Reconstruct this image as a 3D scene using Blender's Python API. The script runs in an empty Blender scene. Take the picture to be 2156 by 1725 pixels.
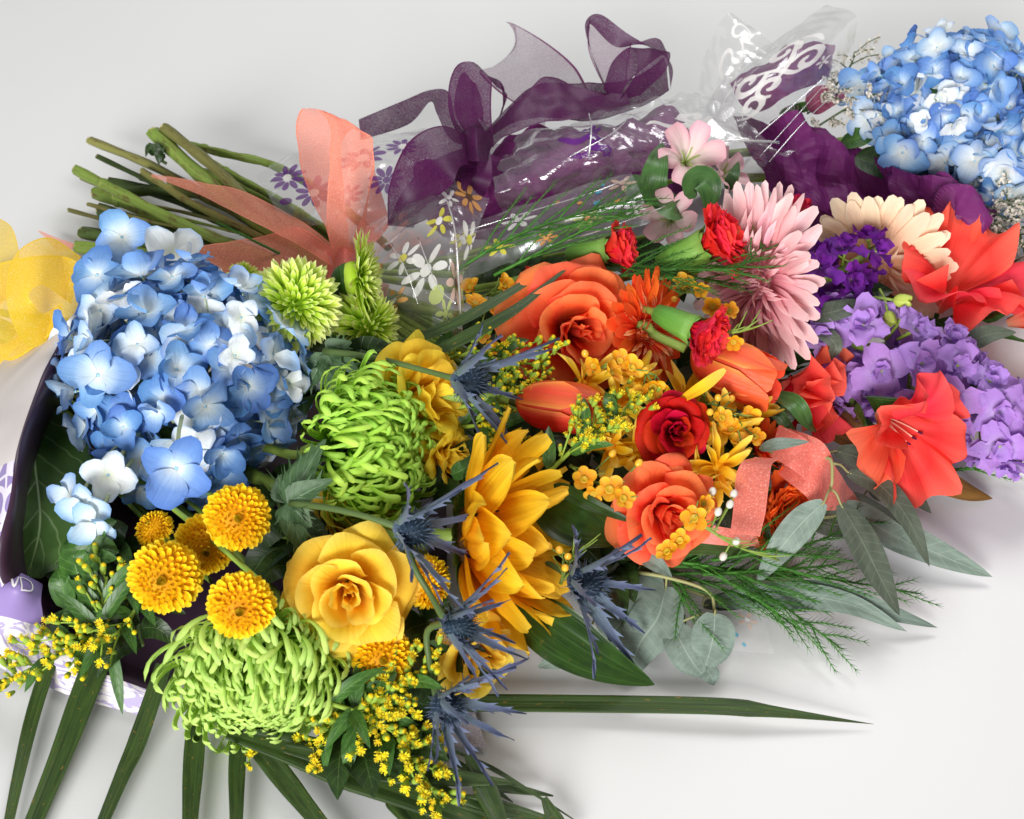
import bpy, math, random
import numpy as np
from mathutils import Vector, Matrix, Quaternion

SC = bpy.context.scene
COL = SC.collection
PI = math.pi
def rad(a): return math.radians(a)

# ------------------------------------------------------------------ camera
PITCH = rad(45); HFOV = rad(40); CAMD = 1.0
CAM = Vector((0, -math.cos(PITCH) * CAMD, math.sin(PITCH) * CAMD))
FW = Vector((0, math.cos(PITCH), -math.sin(PITCH)))
RT = Vector((1, 0, 0)); UP = Vector((0, math.sin(PITCH), math.cos(PITCH)))
cam = bpy.data.cameras.new('camera'); cam.sensor_width = 36; cam.angle = HFOV
cam.clip_start = 0.01; cam.clip_end = 50
cam.dof.use_dof = True; cam.dof.focus_distance = 0.88; cam.dof.aperture_fstop = 16
co = bpy.data.objects.new('camera', cam); COL.objects.link(co)
co.location = CAM; co.rotation_euler = (PI / 2 - PITCH, 0, 0)
SC.camera = co
FPX = 1078 / math.tan(HFOV / 2)

# ------------------------------------------------------------------ light
W = bpy.data.worlds.new('World'); SC.world = W; W.use_nodes = True
W.node_tree.nodes['Background'].inputs[0].default_value = (1, 1, 1, 1)
W.node_tree.nodes['Background'].inputs[1].default_value = 0.25
def area(name, loc, target, size, power, col=(1, 1, 1)):
    l = bpy.data.lights.new(name, 'AREA'); l.shape = 'RECTANGLE'; l.size, l.size_y = size; l.energy = power; l.color = col
    o = bpy.data.objects.new(name, l); COL.objects.link(o); o.location = loc
    o.rotation_euler = (Vector(target) - Vector(loc)).to_track_quat('-Z', 'Y').to_euler()
    return o
area('softbox_key', (0.45, 0.75, 1.45), (0.0, 0.0, 0.0), (0.8, 0.8), 15., (1, 1, 1))
area('softbox_front', (-1.4, -4.7, 2.0), (0.0, 0.1, 0.0), (2.4, 1.9), 400., (1, 1, 1))
SC.view_settings.view_transform = 'Standard'; SC.view_settings.look = 'None'
SC.view_settings.exposure = 0.18; SC.view_settings.gamma = 1; SC.view_settings.use_curve_mapping = False
SC.cycles.max_bounces = 9; SC.cycles.transparent_max_bounces = 24
SC.cycles.transmission_bounces = 5; SC.cycles.caustics_reflective = False; SC.cycles.caustics_refractive = False

# ------------------------------------------------------------------ points
def P(x, y, z):
    """the place at height z above the table that the photograph shows at (x, y), 2156 x 1725 grid"""
    d = FW + RT * ((x - 1078) / FPX) + UP * (-(y - 862.5) / FPX)
    k = (z - CAM.z) / d.z
    return CAM + d * k
def S(px, p): return px * (p - CAM).dot(FW) / FPX
def D(a, b, c):
    """direction: a to the right, b away and up, c towards the lens"""
    return (RT * a + UP * b - FW * c).normalized()
def PP(l): return [P(*q) for q in l]
def frame(pos, axis, roll=0):
    z = axis.normalized(); x = Vector((0, 0, 1)).cross(z)
    if x.length < 1e-3: x = Vector((1, 0, 0))
    x.normalize(); y = z.cross(x)
    m = Matrix((x, y, z)).transposed().to_4x4() @ Matrix.Rotation(roll, 4, 'Z')
    m.translation = pos
    return m
def TR(x, y, z): return Matrix.Translation((x, y, z))
def RX(a): return Matrix.Rotation(a, 4, 'X')
def RY(a): return Matrix.Rotation(a, 4, 'Y')
def RZ(a): return Matrix.Rotation(a, 4, 'Z')
def SCL(s): return Matrix.Scale(s, 4)
def lerp(a, b, t): return a + (b - a) * t
def crom(pts, n):
    p = np.array([list(q) for q in pts], float); m = len(p)
    if m == 2:
        t = np.linspace(0, 1, n)[:, None]; return p[0] * (1 - t) + p[1] * t
    e = np.vstack([2 * p[0] - p[1], p, 2 * p[-1] - p[-2]])
    u = np.linspace(0, m - 1, n); i = np.minimum(u.astype(int), m - 2); f = (u - i)[:, None]
    a, b, c, d = e[i], e[i + 1], e[i + 2], e[i + 3]
    return .5 * (2 * b + (c - a) * f + (2 * a - 5 * b + 4 * c - d) * f ** 2 + (3 * b - a - 3 * c + d) * f ** 3)

# ------------------------------------------------------------------ objects
def thing(name, label, cat, M, group=None):
    o = bpy.data.objects.new(name, None); COL.objects.link(o); o.empty_display_size = .01
    if not isinstance(M, Matrix): M = Matrix.Translation(M)
    o.matrix_world = M; o['label'] = label; o['category'] = cat
    if group: o['group'] = group
    MW[o.name] = M.copy()
    return o
MW = {}
def part(parent, name, me, M=None, kind=None):
    o = bpy.data.objects.new(name, me); COL.objects.link(o); o.parent = parent
    if M is not None: o.matrix_local = M
    if kind: o['kind'] = kind
    return o
def mesh(name, V, F, A=None, mats=(), smooth=True, mi=None):
    me = bpy.data.meshes.new(name)
    V = np.asarray(V, float)
    me.from_pydata(V.tolist(), [], F if isinstance(F, list) else F.tolist())
    if A is not None:
        at = me.attributes.new('pst', 'FLOAT_VECTOR', 'POINT')
        at.data.foreach_set('vector', np.asarray(A, np.float32).ravel())
    for m in mats: me.materials.append(m)
    if mi is not None: me.polygons.foreach_set('material_index', mi)
    me.polygons.foreach_set('use_smooth', [smooth] * len(me.polygons))
    me.update()
    return me
class MB:
    def __init__(s): s.V = []; s.F = []; s.A = []; s.mi = []; s.n = 0
    def add(s, g, M=None, mi=0, rnd=None):
        V, F, A = g
        V = np.asarray(V, float); A = np.array(A, float)
        if M is not None:
            m = np.array(M); V = V @ m[:3, :3].T + m[:3, 3]
        if rnd is not None: A[:, 2] = rnd
        s.V.append(V); s.A.append(A)
        s.F += [[i + s.n for i in f] for f in F]; s.mi += [mi] * len(F); s.n += len(V)
        return s
    def mesh(s, name, mats, smooth=True): return mesh(name, np.vstack(s.V), s.F, np.vstack(s.A), mats, smooth, s.mi)
def wpart(t, name, g, mats, kind=None, smooth=True):
    """a part given in world coordinates"""
    V, F, A = g[:3]
    mi = g[3] if len(g) > 3 else None
    m = np.array(MW[t.name].inverted())
    V = np.asarray(V) @ m[:3, :3].T + m[:3, 3]
    return part(t, name, mesh(name, V, F, A, mats if isinstance(mats, (list, tuple)) else [mats], smooth, mi), None, kind)
def wmb(t, name, mb, mats, kind=None):
    return wpart(t, name, (np.vstack(mb.V), mb.F, np.vstack(mb.A), mb.mi), mats, kind)

# ------------------------------------------------------------------ shapes: (V, F, A); A = (across -1..1, along 0..1, random)
def quads(nv, nu):
    return [[i * nu + j, i * nu + j + 1, (i + 1) * nu + j + 1, (i + 1) * nu + j] for i in range(nv - 1) for j in range(nu - 1)]
def petal(L=.02, Wd=.02, prof=None, nu=5, nv=7, b=(0, 0, 0), cup=0., cupt=0., tipk=.3, tipp=2.5, ruf=0., rf=2., seed=0,
          saw=0., sn=5, ridge=0., rk=2, fold=0., twist=0., side=0., hk=0.):
    rng = random.Random(seed); ph = rng.uniform(0, 6.28); ph2 = rng.uniform(0, 6.28)
    tt = np.linspace(0, 1, 60); th = b[0] + b[1] * tt + b[2] * tt ** 2 + hk * np.clip((tt - .78) / .22, 0, 1) ** 1.5
    mx = np.concatenate([[0], np.cumsum((np.cos(th[1:]) + np.cos(th[:-1])) / 2) / 59]); mz = np.concatenate([[0], np.cumsum((np.sin(th[1:]) + np.sin(th[:-1])) / 2) / 59])
    t = np.linspace(0, 1, nv)[:, None] * np.ones((1, nu)); s = np.linspace(-1, 1, nu)[None, :] * np.ones((nv, 1))
    te = t * (1 - tipk * np.abs(s) ** tipp)
    if saw:
        te = te + saw * t ** 4 * np.sin(s * sn * PI + ph) + saw * .6 * t ** 4 * np.sin(s * sn * 2.3 * PI + ph2)
    te = np.clip(te, 0, 1.15)
    X = np.interp(te, tt, mx); Z = np.interp(te, tt, mz); TH = np.interp(te, tt, th)
    X = X + np.maximum(te - 1, 0) * math.cos(th[-1]); Z = Z + np.maximum(te - 1, 0) * math.sin(th[-1])
    pr = prof or (lambda t: np.sin(PI * np.clip(t, 0, 1) ** .7 * .5 + .15))
    w = Wd / 2 * pr(t); c = cup + cupt * t; c = np.where(np.abs(c) < 1e-3, 1e-3, c)
    y = w * np.sin(s * c) / c; n = w * (1 - np.cos(s * c)) / c
    n = n + ruf * L * t ** 1.5 * (np.abs(s) ** 1.3 * np.sin(rf * t * 6.28 + ph + s * 2.2) + .5 * np.sin(s * rf * 2.1 + ph2) * t)
    if ridge: n = n + ridge * w * np.cos(s * PI * rk)
    if fold: n = n + fold * w * np.abs(s)
    y = y + side * L * te ** 2
    if twist:
        a = twist * te; y, n = y * np.cos(a) - n * np.sin(a), y * np.sin(a) + n * np.cos(a)
    V = np.stack([L * X - n * np.sin(TH), y, L * Z + n * np.cos(TH)], -1).reshape(-1, 3)
    A = np.stack([s, t, np.zeros_like(t)], -1).reshape(-1, 3)
    return V, quads(nv, nu), A
def revpetal(L, r0, lean, half, nu=11, nv=10, tipk=.2, point=0., spiral=.0, ruf=0., rf=2., seed=0, taper=0., saw=0., z0=0., flat=0.):
    """a petal as a slice of a bowl round +Z; lean = angles from the axis along the petal"""
    rng = random.Random(seed); ph = rng.uniform(0, 6.28); ph2 = rng.uniform(0, 6.28)
    tt = np.linspace(0, 1, 60); th = np.interp(tt, np.linspace(0, 1, len(lean)), np.radians(lean))
    th = np.convolve(np.pad(th, 5, 'edge'), np.ones(11) / 11, 'valid')
    mr = np.concatenate([[0], np.cumsum(np.sin(th[1:])) / 59]); mz = np.concatenate([[0], np.cumsum(np.cos(th[1:])) / 59])
    t = np.linspace(0, 1, nv)[:, None] * np.ones((1, nu)); s = np.linspace(-1, 1, nu)[None, :] * np.ones((nv, 1))
    te = t * (1 - tipk * np.abs(s) ** 2.6 + point * np.exp(-(s * 2.4) ** 2) * t ** 2) + saw * t ** 4 * np.sin(s * 14 + ph)
    r = r0 + L * np.interp(te, tt, mr); z = z0 + L * np.interp(te, tt, mz); TH = np.interp(te, tt, th)
    az = s * math.radians(half) * (1 - taper * t ** 2)
    r = np.maximum(r, .0006) * (1 + spiral * s)
    w = ruf * L * t ** 2 * (np.sin(s * rf * 2.5 + ph + t * 2) * (.4 + np.abs(s)) + .5 * np.sin(s * rf * 5 + ph2))
    r = r + w * np.cos(TH); z = z - w * np.sin(TH)
    x = r * np.cos(az); y = r * np.sin(az)
    if flat: x = x * (1 - flat) + flat * r
    V = np.stack([x, y, z], -1).reshape(-1, 3)
    return V, quads(nv, nu), np.stack([s, t, np.zeros_like(t)], -1).reshape(-1, 3)
def tube(pts, r, n=6, k=None, cap=True):
    c = crom(pts, k or max(4, len(pts) * 3)); m = len(c)
    r = np.interp(np.linspace(0, 1, m), np.linspace(0, 1, len(r)), r) if isinstance(r, (list, tuple)) else np.full(m, r)
    tg = np.gradient(c, axis=0); tg /= np.linalg.norm(tg, axis=1)[:, None] + 1e-12
    u = np.cross(tg[0], [0.13, .2, 1.]); u /= np.linalg.norm(u); V = []
    for i in range(m):
        u = u - tg[i] * u.dot(tg[i]); u /= np.linalg.norm(u) + 1e-12; v = np.cross(tg[i], u)
        for j in range(n):
            a = 2 * PI * j / n; V.append(c[i] + r[i] * (u * math.cos(a) + v * math.sin(a)))
    F = [[i * n + j, i * n + (j + 1) % n, (i + 1) * n + (j + 1) % n, (i + 1) * n + j] for i in range(m - 1) for j in range(n)]
    if cap: F += [list(range(n))[::-1], list(range((m - 1) * n, m * n))]
    A = [[math.cos(2 * PI * j / n), i / (m - 1), 0] for i in range(m) for j in range(n)]
    return np.array(V), F, np.array(A)
def strip(pts, Wd, prof=None, nrm=None, nu=5, nv=14, fold=0., cup=0., ridge=0., rk=3, wav=0., seed=0, roll=0.):
    """a leaf or blade along a path; Wd full width in metres"""
    c = crom(pts, nv); tg = np.gradient(c, axis=0); tg /= np.linalg.norm(tg, axis=1)[:, None] + 1e-12
    nr = np.array(nrm if nrm is not None else (0, 0, 1.), float)
    sd = np.cross(nr, tg); sd /= np.linalg.norm(sd, axis=1)[:, None] + 1e-9; up = np.cross(tg, sd)
    t = np.linspace(0, 1, nv); pr = prof or (lambda t: np.sin(PI * t ** .8) ** .8)
    ro = roll * t if np.isscalar(roll) else np.interp(t, np.linspace(0, 1, len(roll)), roll)
    sd, up = sd * np.cos(ro)[:, None] + up * np.sin(ro)[:, None], up * np.cos(ro)[:, None] - sd * np.sin(ro)[:, None]
    w = Wd / 2 * np.clip(pr(t), .0, 2); s = np.linspace(-1, 1, nu); rng = random.Random(seed); ph = rng.uniform(0, 6)
    off = fold * np.abs(s)[None] * w[:, None] + cup * (s ** 2)[None] * w[:, None] + ridge * Wd * (np.cos(s * PI * rk))[None] * (w / Wd * 2)[:, None]
    if wav: off = off + wav * Wd * np.sin(t * 11 + ph)[:, None] * s[None] * np.abs(s)[None]
    V = c[:, None] + sd[:, None] * (w[:, None] * s[None])[..., None] + up[:, None] * off[..., None]
    A = np.stack([np.tile(s, (nv, 1)), np.tile(t[:, None], (1, nu)), np.zeros((nv, nu))], -1)
    return V.reshape(-1, 3), quads(nv, nu), A.reshape(-1, 3)
def crinkle(p, amp, freq, seed, n=7):
    rng = np.random.default_rng(seed); d = np.zeros(len(p))
    q = p + .006 * np.sin(p[:, [1, 2, 0]] * 70 + seed)
    for k in range(n):
        v = rng.normal(size=3); v /= np.linalg.norm(v); f = freq * rng.uniform(.5, 1.9)
        d += (np.abs(((q @ v) * f + rng.random()) % 1 - .5) * 2 - .5) * freq / f
    return amp * d / math.sqrt(n)
class Patch:
    """a smooth sheet through a grid of places"""
    def __init__(s, grid, amp=0., freq=25, seed=0, zmin=.003, n=7):
        s.n = n; s.g = [PP(r) for r in grid]; s.amp = amp; s.freq = freq; s.seed = seed; s.zmin = zmin
        m, n = len(s.g), len(s.g[0]); K = 90
        a = np.stack([crom(r, K) for r in s.g]); s.T = np.stack([crom(a[:, j], K) for j in range(K)], 1); s.K = K
        du = np.gradient(s.T, axis=1); dv = np.gradient(s.T, axis=0); nn = np.cross(du, dv)
        s.N = nn / (np.linalg.norm(nn, axis=2)[..., None] + 1e-12)
        if np.mean(s.N[..., 2]) < 0: s.N = -s.N
    def ev(s, u, v, off=0.):
        u = np.clip(u, 0, 1) * (s.K - 1); v = np.clip(v, 0, 1) * (s.K - 1)
        i = np.minimum(v.astype(int), s.K - 2); j = np.minimum(u.astype(int), s.K - 2); fi = (v - i)[:, None]; fj = (u - j)[:, None]
        def bl(T): return T[i, j] * (1 - fi) * (1 - fj) + T[i + 1, j] * fi * (1 - fj) + T[i, j + 1] * (1 - fi) * fj + T[i + 1, j + 1] * fi * fj
        p = bl(s.T); n = bl(s.N)
        if s.amp: p = p + n * (crinkle(p, s.amp, s.freq, s.seed, s.n) + (crinkle(p, s.amp * .22, s.freq * 3.3, s.seed + 9, 5) if s.n == 4 else 0))[:, None]
        p = p + n * off
        p[:, 2] = np.maximum(p[:, 2], s.zmin)
        return p
    def geo(s, nu=40, nv=40, mi=None):
        u, v = np.meshgrid(np.linspace(0, 1, nu), np.linspace(0, 1, nv)); u = u.ravel(); v = v.ravel()
        g = (s.ev(u, v), quads(nv, nu), np.stack([u * 2 - 1, v, np.zeros_like(u)], -1))
        if mi: g = g + ([mi(((k % (nu - 1)) + .5) / (nu - 1), (k // (nu - 1) + .5) / (nv - 1)) for k in range(len(g[1]))],)
        return g
    def shape(s, pts, cu, cv, sz, off=.0006, asp=1., rot=0.):
        """a flat printed figure (list of xy) laid on the sheet as a fan"""
        c, si = math.cos(rot), math.sin(rot)
        q = np.array(pts, float); x = q[:, 0] * c - q[:, 1] * si; y = q[:, 0] * si + q[:, 1] * c
        x = np.concatenate([[x.mean()], x]); y = np.concatenate([[y.mean()], y])
        V = s.ev(cu + x * sz, cv + y * sz * asp, off); n = len(q)
        return V, [[0, 1 + k, 1 + (k + 1) % n] for k in range(n)], np.stack([x, y, 0 * x], -1)
    def line(s, pts, cu, cv, sz, wd, off=.0006, asp=1., rot=0., n=16):
        c, si = math.cos(rot), math.sin(rot)
        q = crom([(a * c - b_ * si, a * si + b_ * c, 0) for a, b_ in pts], n)[:, :2]
        tg = np.gradient(q, axis=0); tg /= np.linalg.norm(tg, axis=1)[:, None] + 1e-9; nr = np.stack([-tg[:, 1], tg[:, 0]], -1)
        w = wd * (.4 + .6 * np.sin(np.linspace(.25, PI - .25, n)))[:, None]
        a = q + nr * w; b_ = q - nr * w; z = np.stack([a, b_], 1).reshape(-1, 2)
        V = s.ev(cu + z[:, 0] * sz, cv + z[:, 1] * sz * asp, off)
        return V, quads(n, 2), np.zeros((2 * n, 3))
def ball(r, n=8, m=6, sz=1.):
    V = []; F = []
    for i in range(m + 1):
        a = PI * i / m
        for j in range(n): V.append((r * math.sin(a) * math.cos(2 * PI * j / n), r * math.sin(a) * math.sin(2 * PI * j / n), r * sz * math.cos(a)))
    for i in range(m):
        for j in range(n): F.append([i * n + j, (i + 1) * n + j, (i + 1) * n + (j + 1) % n, i * n + (j + 1) % n])
    return np.array(V), F, np.array([[0, i / m, 0] for i in range(m + 1) for j in range(n)])
def lathe(prof, n=10):
    V = [(r * math.cos(2 * PI * j / n), r * math.sin(2 * PI * j / n), z) for r, z in prof for j in range(n)]
    F = [[i * n + j, i * n + (j + 1) % n, (i + 1) * n + (j + 1) % n, (i + 1) * n + j] for i in range(len(prof) - 1) for j in range(n)]
    return np.array(V), F, np.array([[math.cos(2 * PI * j / n), i / (len(prof) - 1), 0] for i in range(len(prof)) for j in range(n)])

# ------------------------------------------------------------------ materials
def hx(h):
    h = h.lstrip('#'); c = [int(h[i:i + 2], 16) / 255 for i in (0, 2, 4)]
    return tuple(x / 12.92 if x <= .04045 else ((x + .055) / 1.055) ** 2.4 for x in c) + (1,)
class NT:
    def __init__(s, name):
        s.m = bpy.data.materials.new(name); s.m.use_nodes = True; s.t = s.m.node_tree; s.t.nodes.clear()
        s.out = s.t.nodes.new('ShaderNodeOutputMaterial')
    def n(s, typ, ins=None, out=0, **kw):
        nd = s.t.nodes.new('ShaderNode' + typ)
        for k, v in kw.items(): setattr(nd, k, v)
        for k, v in (ins or {}).items():
            if isinstance(v, bpy.types.NodeSocket): s.t.links.new(v, nd.inputs[k])
            else: nd.inputs[k].default_value = v
        return nd.outputs[out] if out is not None else nd
    def math(s, op, a, b=0., c=None, clamp=False):
        d = {0: a, 1: b}
        if c is not None: d[2] = c
        return s.n('Math', d, operation=op, use_clamp=clamp)
    def mix(s, f, a, b, blend='MIX'):
        return s.n('Mix', {0: f, 6: a, 7: b}, out=2, data_type='RGBA', blend_type=blend)
    def ramp(s, f, stops, interp='LINEAR'):
        nd = s.t.nodes.new('ShaderNodeValToRGB'); nd.color_ramp.interpolation = interp; e = nd.color_ramp.elements
        while len(e) < len(stops): e.new(.5)
        for i, (p, c) in enumerate(stops): e[i].position = p; e[i].color = c if not isinstance(c, str) else hx(c)
        if isinstance(f, bpy.types.NodeSocket): s.t.links.new(f, nd.inputs[0])
        return nd.outputs[0]
    def pst(s):
        a = s.n('Attribute', out=1, attribute_name='pst'); x = s.n('SeparateXYZ', {0: a}, out=None)
        oi = s.n('ObjectInfo', out=5)
        r = s.math('FRACT', s.math('ADD', oi, x.outputs[2]))
        return x.outputs[0], x.outputs[1], r
    def done(s, sh): s.t.links.new(sh, s.out.inputs[0]); return s.m
    def fin(s, col, rough=.5, transl=.0, spec=.3, bump=None, bstr=.2, bdist=.001, tcol=None, sheen=0., coat=0., sss=0.):
        d = {'Base Color': col, 'Roughness': rough, 'Specular IOR Level': spec}
        if sheen: d['Sheen Weight'] = sheen
        if coat: d['Coat Weight'] = coat
        if bump is not None:
            bn = s.n('Bump', {'Height': bump, 'Strength': bstr, 'Distance': bdist}); d['Normal'] = bn
        b = s.n('BsdfPrincipled', d)
        if transl:
            t = s.n('BsdfTranslucent', {0: tcol if tcol is not None else col}); b = s.n('MixShader', {0: transl, 1: b, 2: t})
        return s.done(b)
def pmat(name, stops, edge=None, ep=4., transl=.32, rough=.64, vein=.16, vs=9., vt=1.2, val=.16, hue=.02, bstr=.45, spec=.2, blotch=.16, edgek=.8):
    m = NT(name); s, t, r = m.pst()
    col = m.ramp(t, stops)
    if edge:
        e = m.math('MULTIPLY', m.math('POWER', m.math('ABSOLUTE', s), ep), edgek); col = m.mix(e, col, hx(edge))
    nz = m.n('TexNoise', {'Vector': m.n('CombineXYZ', {0: m.math('MULTIPLY', s, vs * 1.5), 1: m.math('MULTIPLY', t, vt), 2: m.math('MULTIPLY', r, 31.)}), 'Scale': 1., 'Detail': 5., 'Roughness': .68})
    nz = m.ramp(nz, [(.28, (0, 0, 0, 1)), (.72, (1, 1, 1, 1))])
    n2 = m.n('TexNoise', {'Vector': m.n('CombineXYZ', {0: s, 1: m.math('MULTIPLY', t, 2.), 2: m.math('MULTIPLY', r, 17.)}), 'Scale': 1.3, 'Detail': 2.})
    v = m.math('ADD', 1 - vein * .5 - blotch * .5, m.math('ADD', m.math('MULTIPLY', nz, vein), m.math('MULTIPLY', n2, blotch)))
    v = m.math('MULTIPLY', v, m.math('ADD', 1 - val * .5, m.math('MULTIPLY', r, val)))
    h = m.math('ADD', .5 - hue * .5, m.math('MULTIPLY', m.math('FRACT', m.math('MULTIPLY', r, 7.3)), hue))
    col = m.n('HueSaturation', {'Hue': h, 'Value': v, 'Color': col})
    return m.fin(col, rough, transl, spec, nz, bstr)
def leafmat(name, a, b, rib, nv=7., k=1.3, transl=.18, rough=.4, par=False, spec=.4, val=.3, spots=0., ribw=.05, spotcol='#8a6a2a', bstr=.35):
    m = NT(name); s, t, r = m.pst(); sa = m.math('ABSOLUTE', s)
    n2 = m.n('TexNoise', {'Vector': m.n('CombineXYZ', {0: m.math('MULTIPLY', s, 1.5), 1: m.math('MULTIPLY', t, 4.), 2: m.math('MULTIPLY', r, 17.)}), 'Scale': 1.5, 'Detail': 4.})
    col = m.mix(m.ramp(n2, [(.3, (0, 0, 0, 1)), (.7, (1, 1, 1, 1))]), hx(a), hx(b))
    if par:
        nz = m.n('TexNoise', {'Vector': m.n('CombineXYZ', {0: m.math('MULTIPLY', s, 11.), 1: m.math('MULTIPLY', t, .4), 2: m.math('MULTIPLY', r, 31.)}), 'Scale': 1., 'Detail': 3.})
        vm = m.math('MULTIPLY', m.ramp(nz, [(.45, (0, 0, 0, 1)), (.75, (1, 1, 1, 1))]), .45)
    else:
        x = m.math('FRACT', m.math('SUBTRACT', m.math('MULTIPLY', t, nv), m.math('MULTIPLY', sa, k)))
        x = m.math('ABSOLUTE', m.math('SUBTRACT', x, .5)); nz = m.math('SUBTRACT', 1., m.math('MULTIPLY', x, 12.), clamp=True)
        rb = m.math('SUBTRACT', 1., m.math('DIVIDE', sa, ribw), clamp=True)
        vm = m.math('MAXIMUM', m.math('MULTIPLY', nz, .35), m.math('MULTIPLY', rb, .9))
    col = m.mix(vm, col, hx(rib))
    if spots:
        vo = m.n('TexNoise', {'Vector': m.n('CombineXYZ', {0: m.math('MULTIPLY', s, 3.), 1: m.math('MULTIPLY', t, 40.), 2: m.math('MULTIPLY', r, 9.)}), 'Scale': 1., 'Detail': 2.})
        col = m.mix(m.math('MULTIPLY', m.ramp(vo, [(.66, (0, 0, 0, 1)), (.74, (1, 1, 1, 1))]), spots), col, hx(spotcol))
    v = m.math('ADD', 1 - val * .5, m.math('MULTIPLY', r, val)); col = m.n('HueSaturation', {'Value': v, 'Color': col})
    return m.fin(col, rough, transl, spec, vm, bstr)
def organza(name, col, dens, shine, edge=.75, sheen=.15):
    m = NT(name); s, t, r = m.pst(); sa = m.math('ABSOLUTE', s)
    tc = m.n('TexCoord', out=3)
    nz = m.n('TexNoise', {'Vector': tc, 'Scale': 900., 'Detail': 2.}); n2 = m.n('TexNoise', {'Vector': tc, 'Scale': 30., 'Detail': 3.})
    e = m.ramp(sa, [(.93, (0, 0, 0, 1)), (.965, (1, 1, 1, 1))])
    f = m.math('ADD', dens, m.math('ADD', m.math('MULTIPLY', m.math('SUBTRACT', nz, .5), .55), m.math('MULTIPLY', m.math('SUBTRACT', n2, .5), .25)))
    f = m.math('ADD', f, m.math('MULTIPLY', e, edge), clamp=True)
    c = m.mix(m.ramp(nz, [(.55, (0, 0, 0, 1)), (.75, (1, 1, 1, 1))]), hx(col), hx(shine))
    b = m.n('BsdfPrincipled', {'Base Color': c, 'Roughness': .45, 'Specular IOR Level': .35, 'Sheen Weight': sheen})
    tl = m.n('BsdfTranslucent', {0: hx(col)}); b = m.n('MixShader', {0: .42, 1: b, 2: tl})
    return m.done(m.n('MixShader', {0: f, 1: m.n('BsdfTransparent', {0: (1, 1, 1, 1)}), 2: b}))
def film(name, k=1., tint=(1, 1, 1, 1), base=.02, rough=.04, haze=.05):
    m = NT(name); ge = m.n('NewGeometry', out=None); dt = m.math('ABSOLUTE', m.n('VectorMath', {0: ge.outputs['Normal'], 1: ge.outputs['Incoming']}, out=1, operation='DOT_PRODUCT'))
    fr = m.math('ADD', .05, m.math('MULTIPLY', m.math('POWER', m.math('SUBTRACT', 1., dt), 4.), .9))
    f = m.math('ADD', m.math('MULTIPLY', fr, k), base, clamp=True)
    g = m.n('BsdfGlossy', {0: (1, 1, 1, 1), 1: rough})
    cl = m.n('MixShader', {0: haze, 1: m.n('BsdfTransparent', {0: tint}), 2: m.n('BsdfDiffuse', {0: (.9, .9, .9, 1)})})
    return m.done(m.n('MixShader', {0: f, 1: cl, 2: g}))
def stemmat(name, a, b, c, k=14.):
    m = NT(name); s, t, r = m.pst(); v = m.n('CombineXYZ', {0: m.math('MULTIPLY', s, 1.6), 1: m.math('MULTIPLY', t, k), 2: m.math('MULTIPLY', r, 23.)})
    n1 = m.n('TexNoise', {'Vector': v, 'Scale': 1., 'Detail': 5., 'Roughness': .7}); v2 = m.n('CombineXYZ', {0: m.math('MULTIPLY', s, 7.), 1: m.math('MULTIPLY', t, 2.), 2: m.math('MULTIPLY', r, 11.)}); n2 = m.n('TexNoise', {'Vector': v2, 'Scale': 1., 'Detail': 4.})
    col = m.mix(m.ramp(n2, [(.3, (0, 0, 0, 1)), (.7, (1, 1, 1, 1))]), hx(a), hx(b)); col = m.mix(m.ramp(n1, [(.52, (0, 0, 0, 1)), (.66, (1, 1, 1, 1))]), col, hx(c))
    col = m.n('HueSaturation', {'Value': m.math('ADD', .75, m.math('MULTIPLY', r, .5)), 'Color': col})
    return m.fin(col, .5, .08, .35, n2, .5)
def inkmat(name, c, k=.78):
    m = NT(name); d = m.n('MixShader', {0: .35, 1: m.n('BsdfDiffuse', {0: hx(c)}), 2: m.n('BsdfTranslucent', {0: hx(c)})})
    return m.done(m.n('MixShader', {0: k, 1: m.n('BsdfTransparent', {0: (1, 1, 1, 1)}), 2: d}))
def plain(name, c, rough=.5, transl=0., spec=.3, var=.15, scale=60., bstr=.2, val=.2):
    m = NT(name); s, t, r = m.pst(); tc = m.n('TexCoord', out=3)
    nz = m.n('TexNoise', {'Vector': tc, 'Scale': scale, 'Detail': 4.})
    v = m.math('ADD', 1 - var * .5 - val * .5, m.math('ADD', m.math('MULTIPLY', nz, var), m.math('MULTIPLY', r, val)))
    return m.fin(m.n('HueSaturation', {'Value': v, 'Color': hx(c)}), rough, transl, spec, nz, bstr)
# ------------------------------------------------------------------ palette
STEM = plain('stem_green', '#7d9440', .5, .1, .3, .5, 50); STEMD = plain('stem_dark_green', '#4d6034', .5, .05, .3, .5, 50)
STEMB = plain('stem_brown_green', '#7c7440', .6, 0, .25, .5, 90)
CUT1 = stemmat('cut_stem_green', '#6f8c34', '#93a850', '#6a5a2e'); CUT2 = stemmat('cut_stem_olive', '#6c7038', '#86804a', '#5a4028'); CUT3 = stemmat('cut_stem_dark', '#42582a', '#5a6e38', '#3c3a20')
STEMP = plain('stem_pale_green', '#8fae4a', .45, .15)
LEAF = leafmat('leaf_mid_green', '#2f5420', '#47702c', '#7fa05a')
LEAFD = leafmat('leaf_deep_green', '#1c2c12', '#2e471c', '#547038', nv=9)
LEAFH = leafmat('leaf_hydrangea', '#34501f', '#46662c', '#98b078', nv=6, k=2.2, ribw=.035, val=.1, bstr=.7)
PALM = leafmat('leaf_palm', '#24361a', '#3a5122', '#5c7036', par=True, spots=.7, rough=.42, val=.25)
ASPI = leafmat('leaf_broad_dark', '#1d3312', '#2f4f18', '#46682a', par=True, rough=.33, val=.2, spots=.2)
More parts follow.
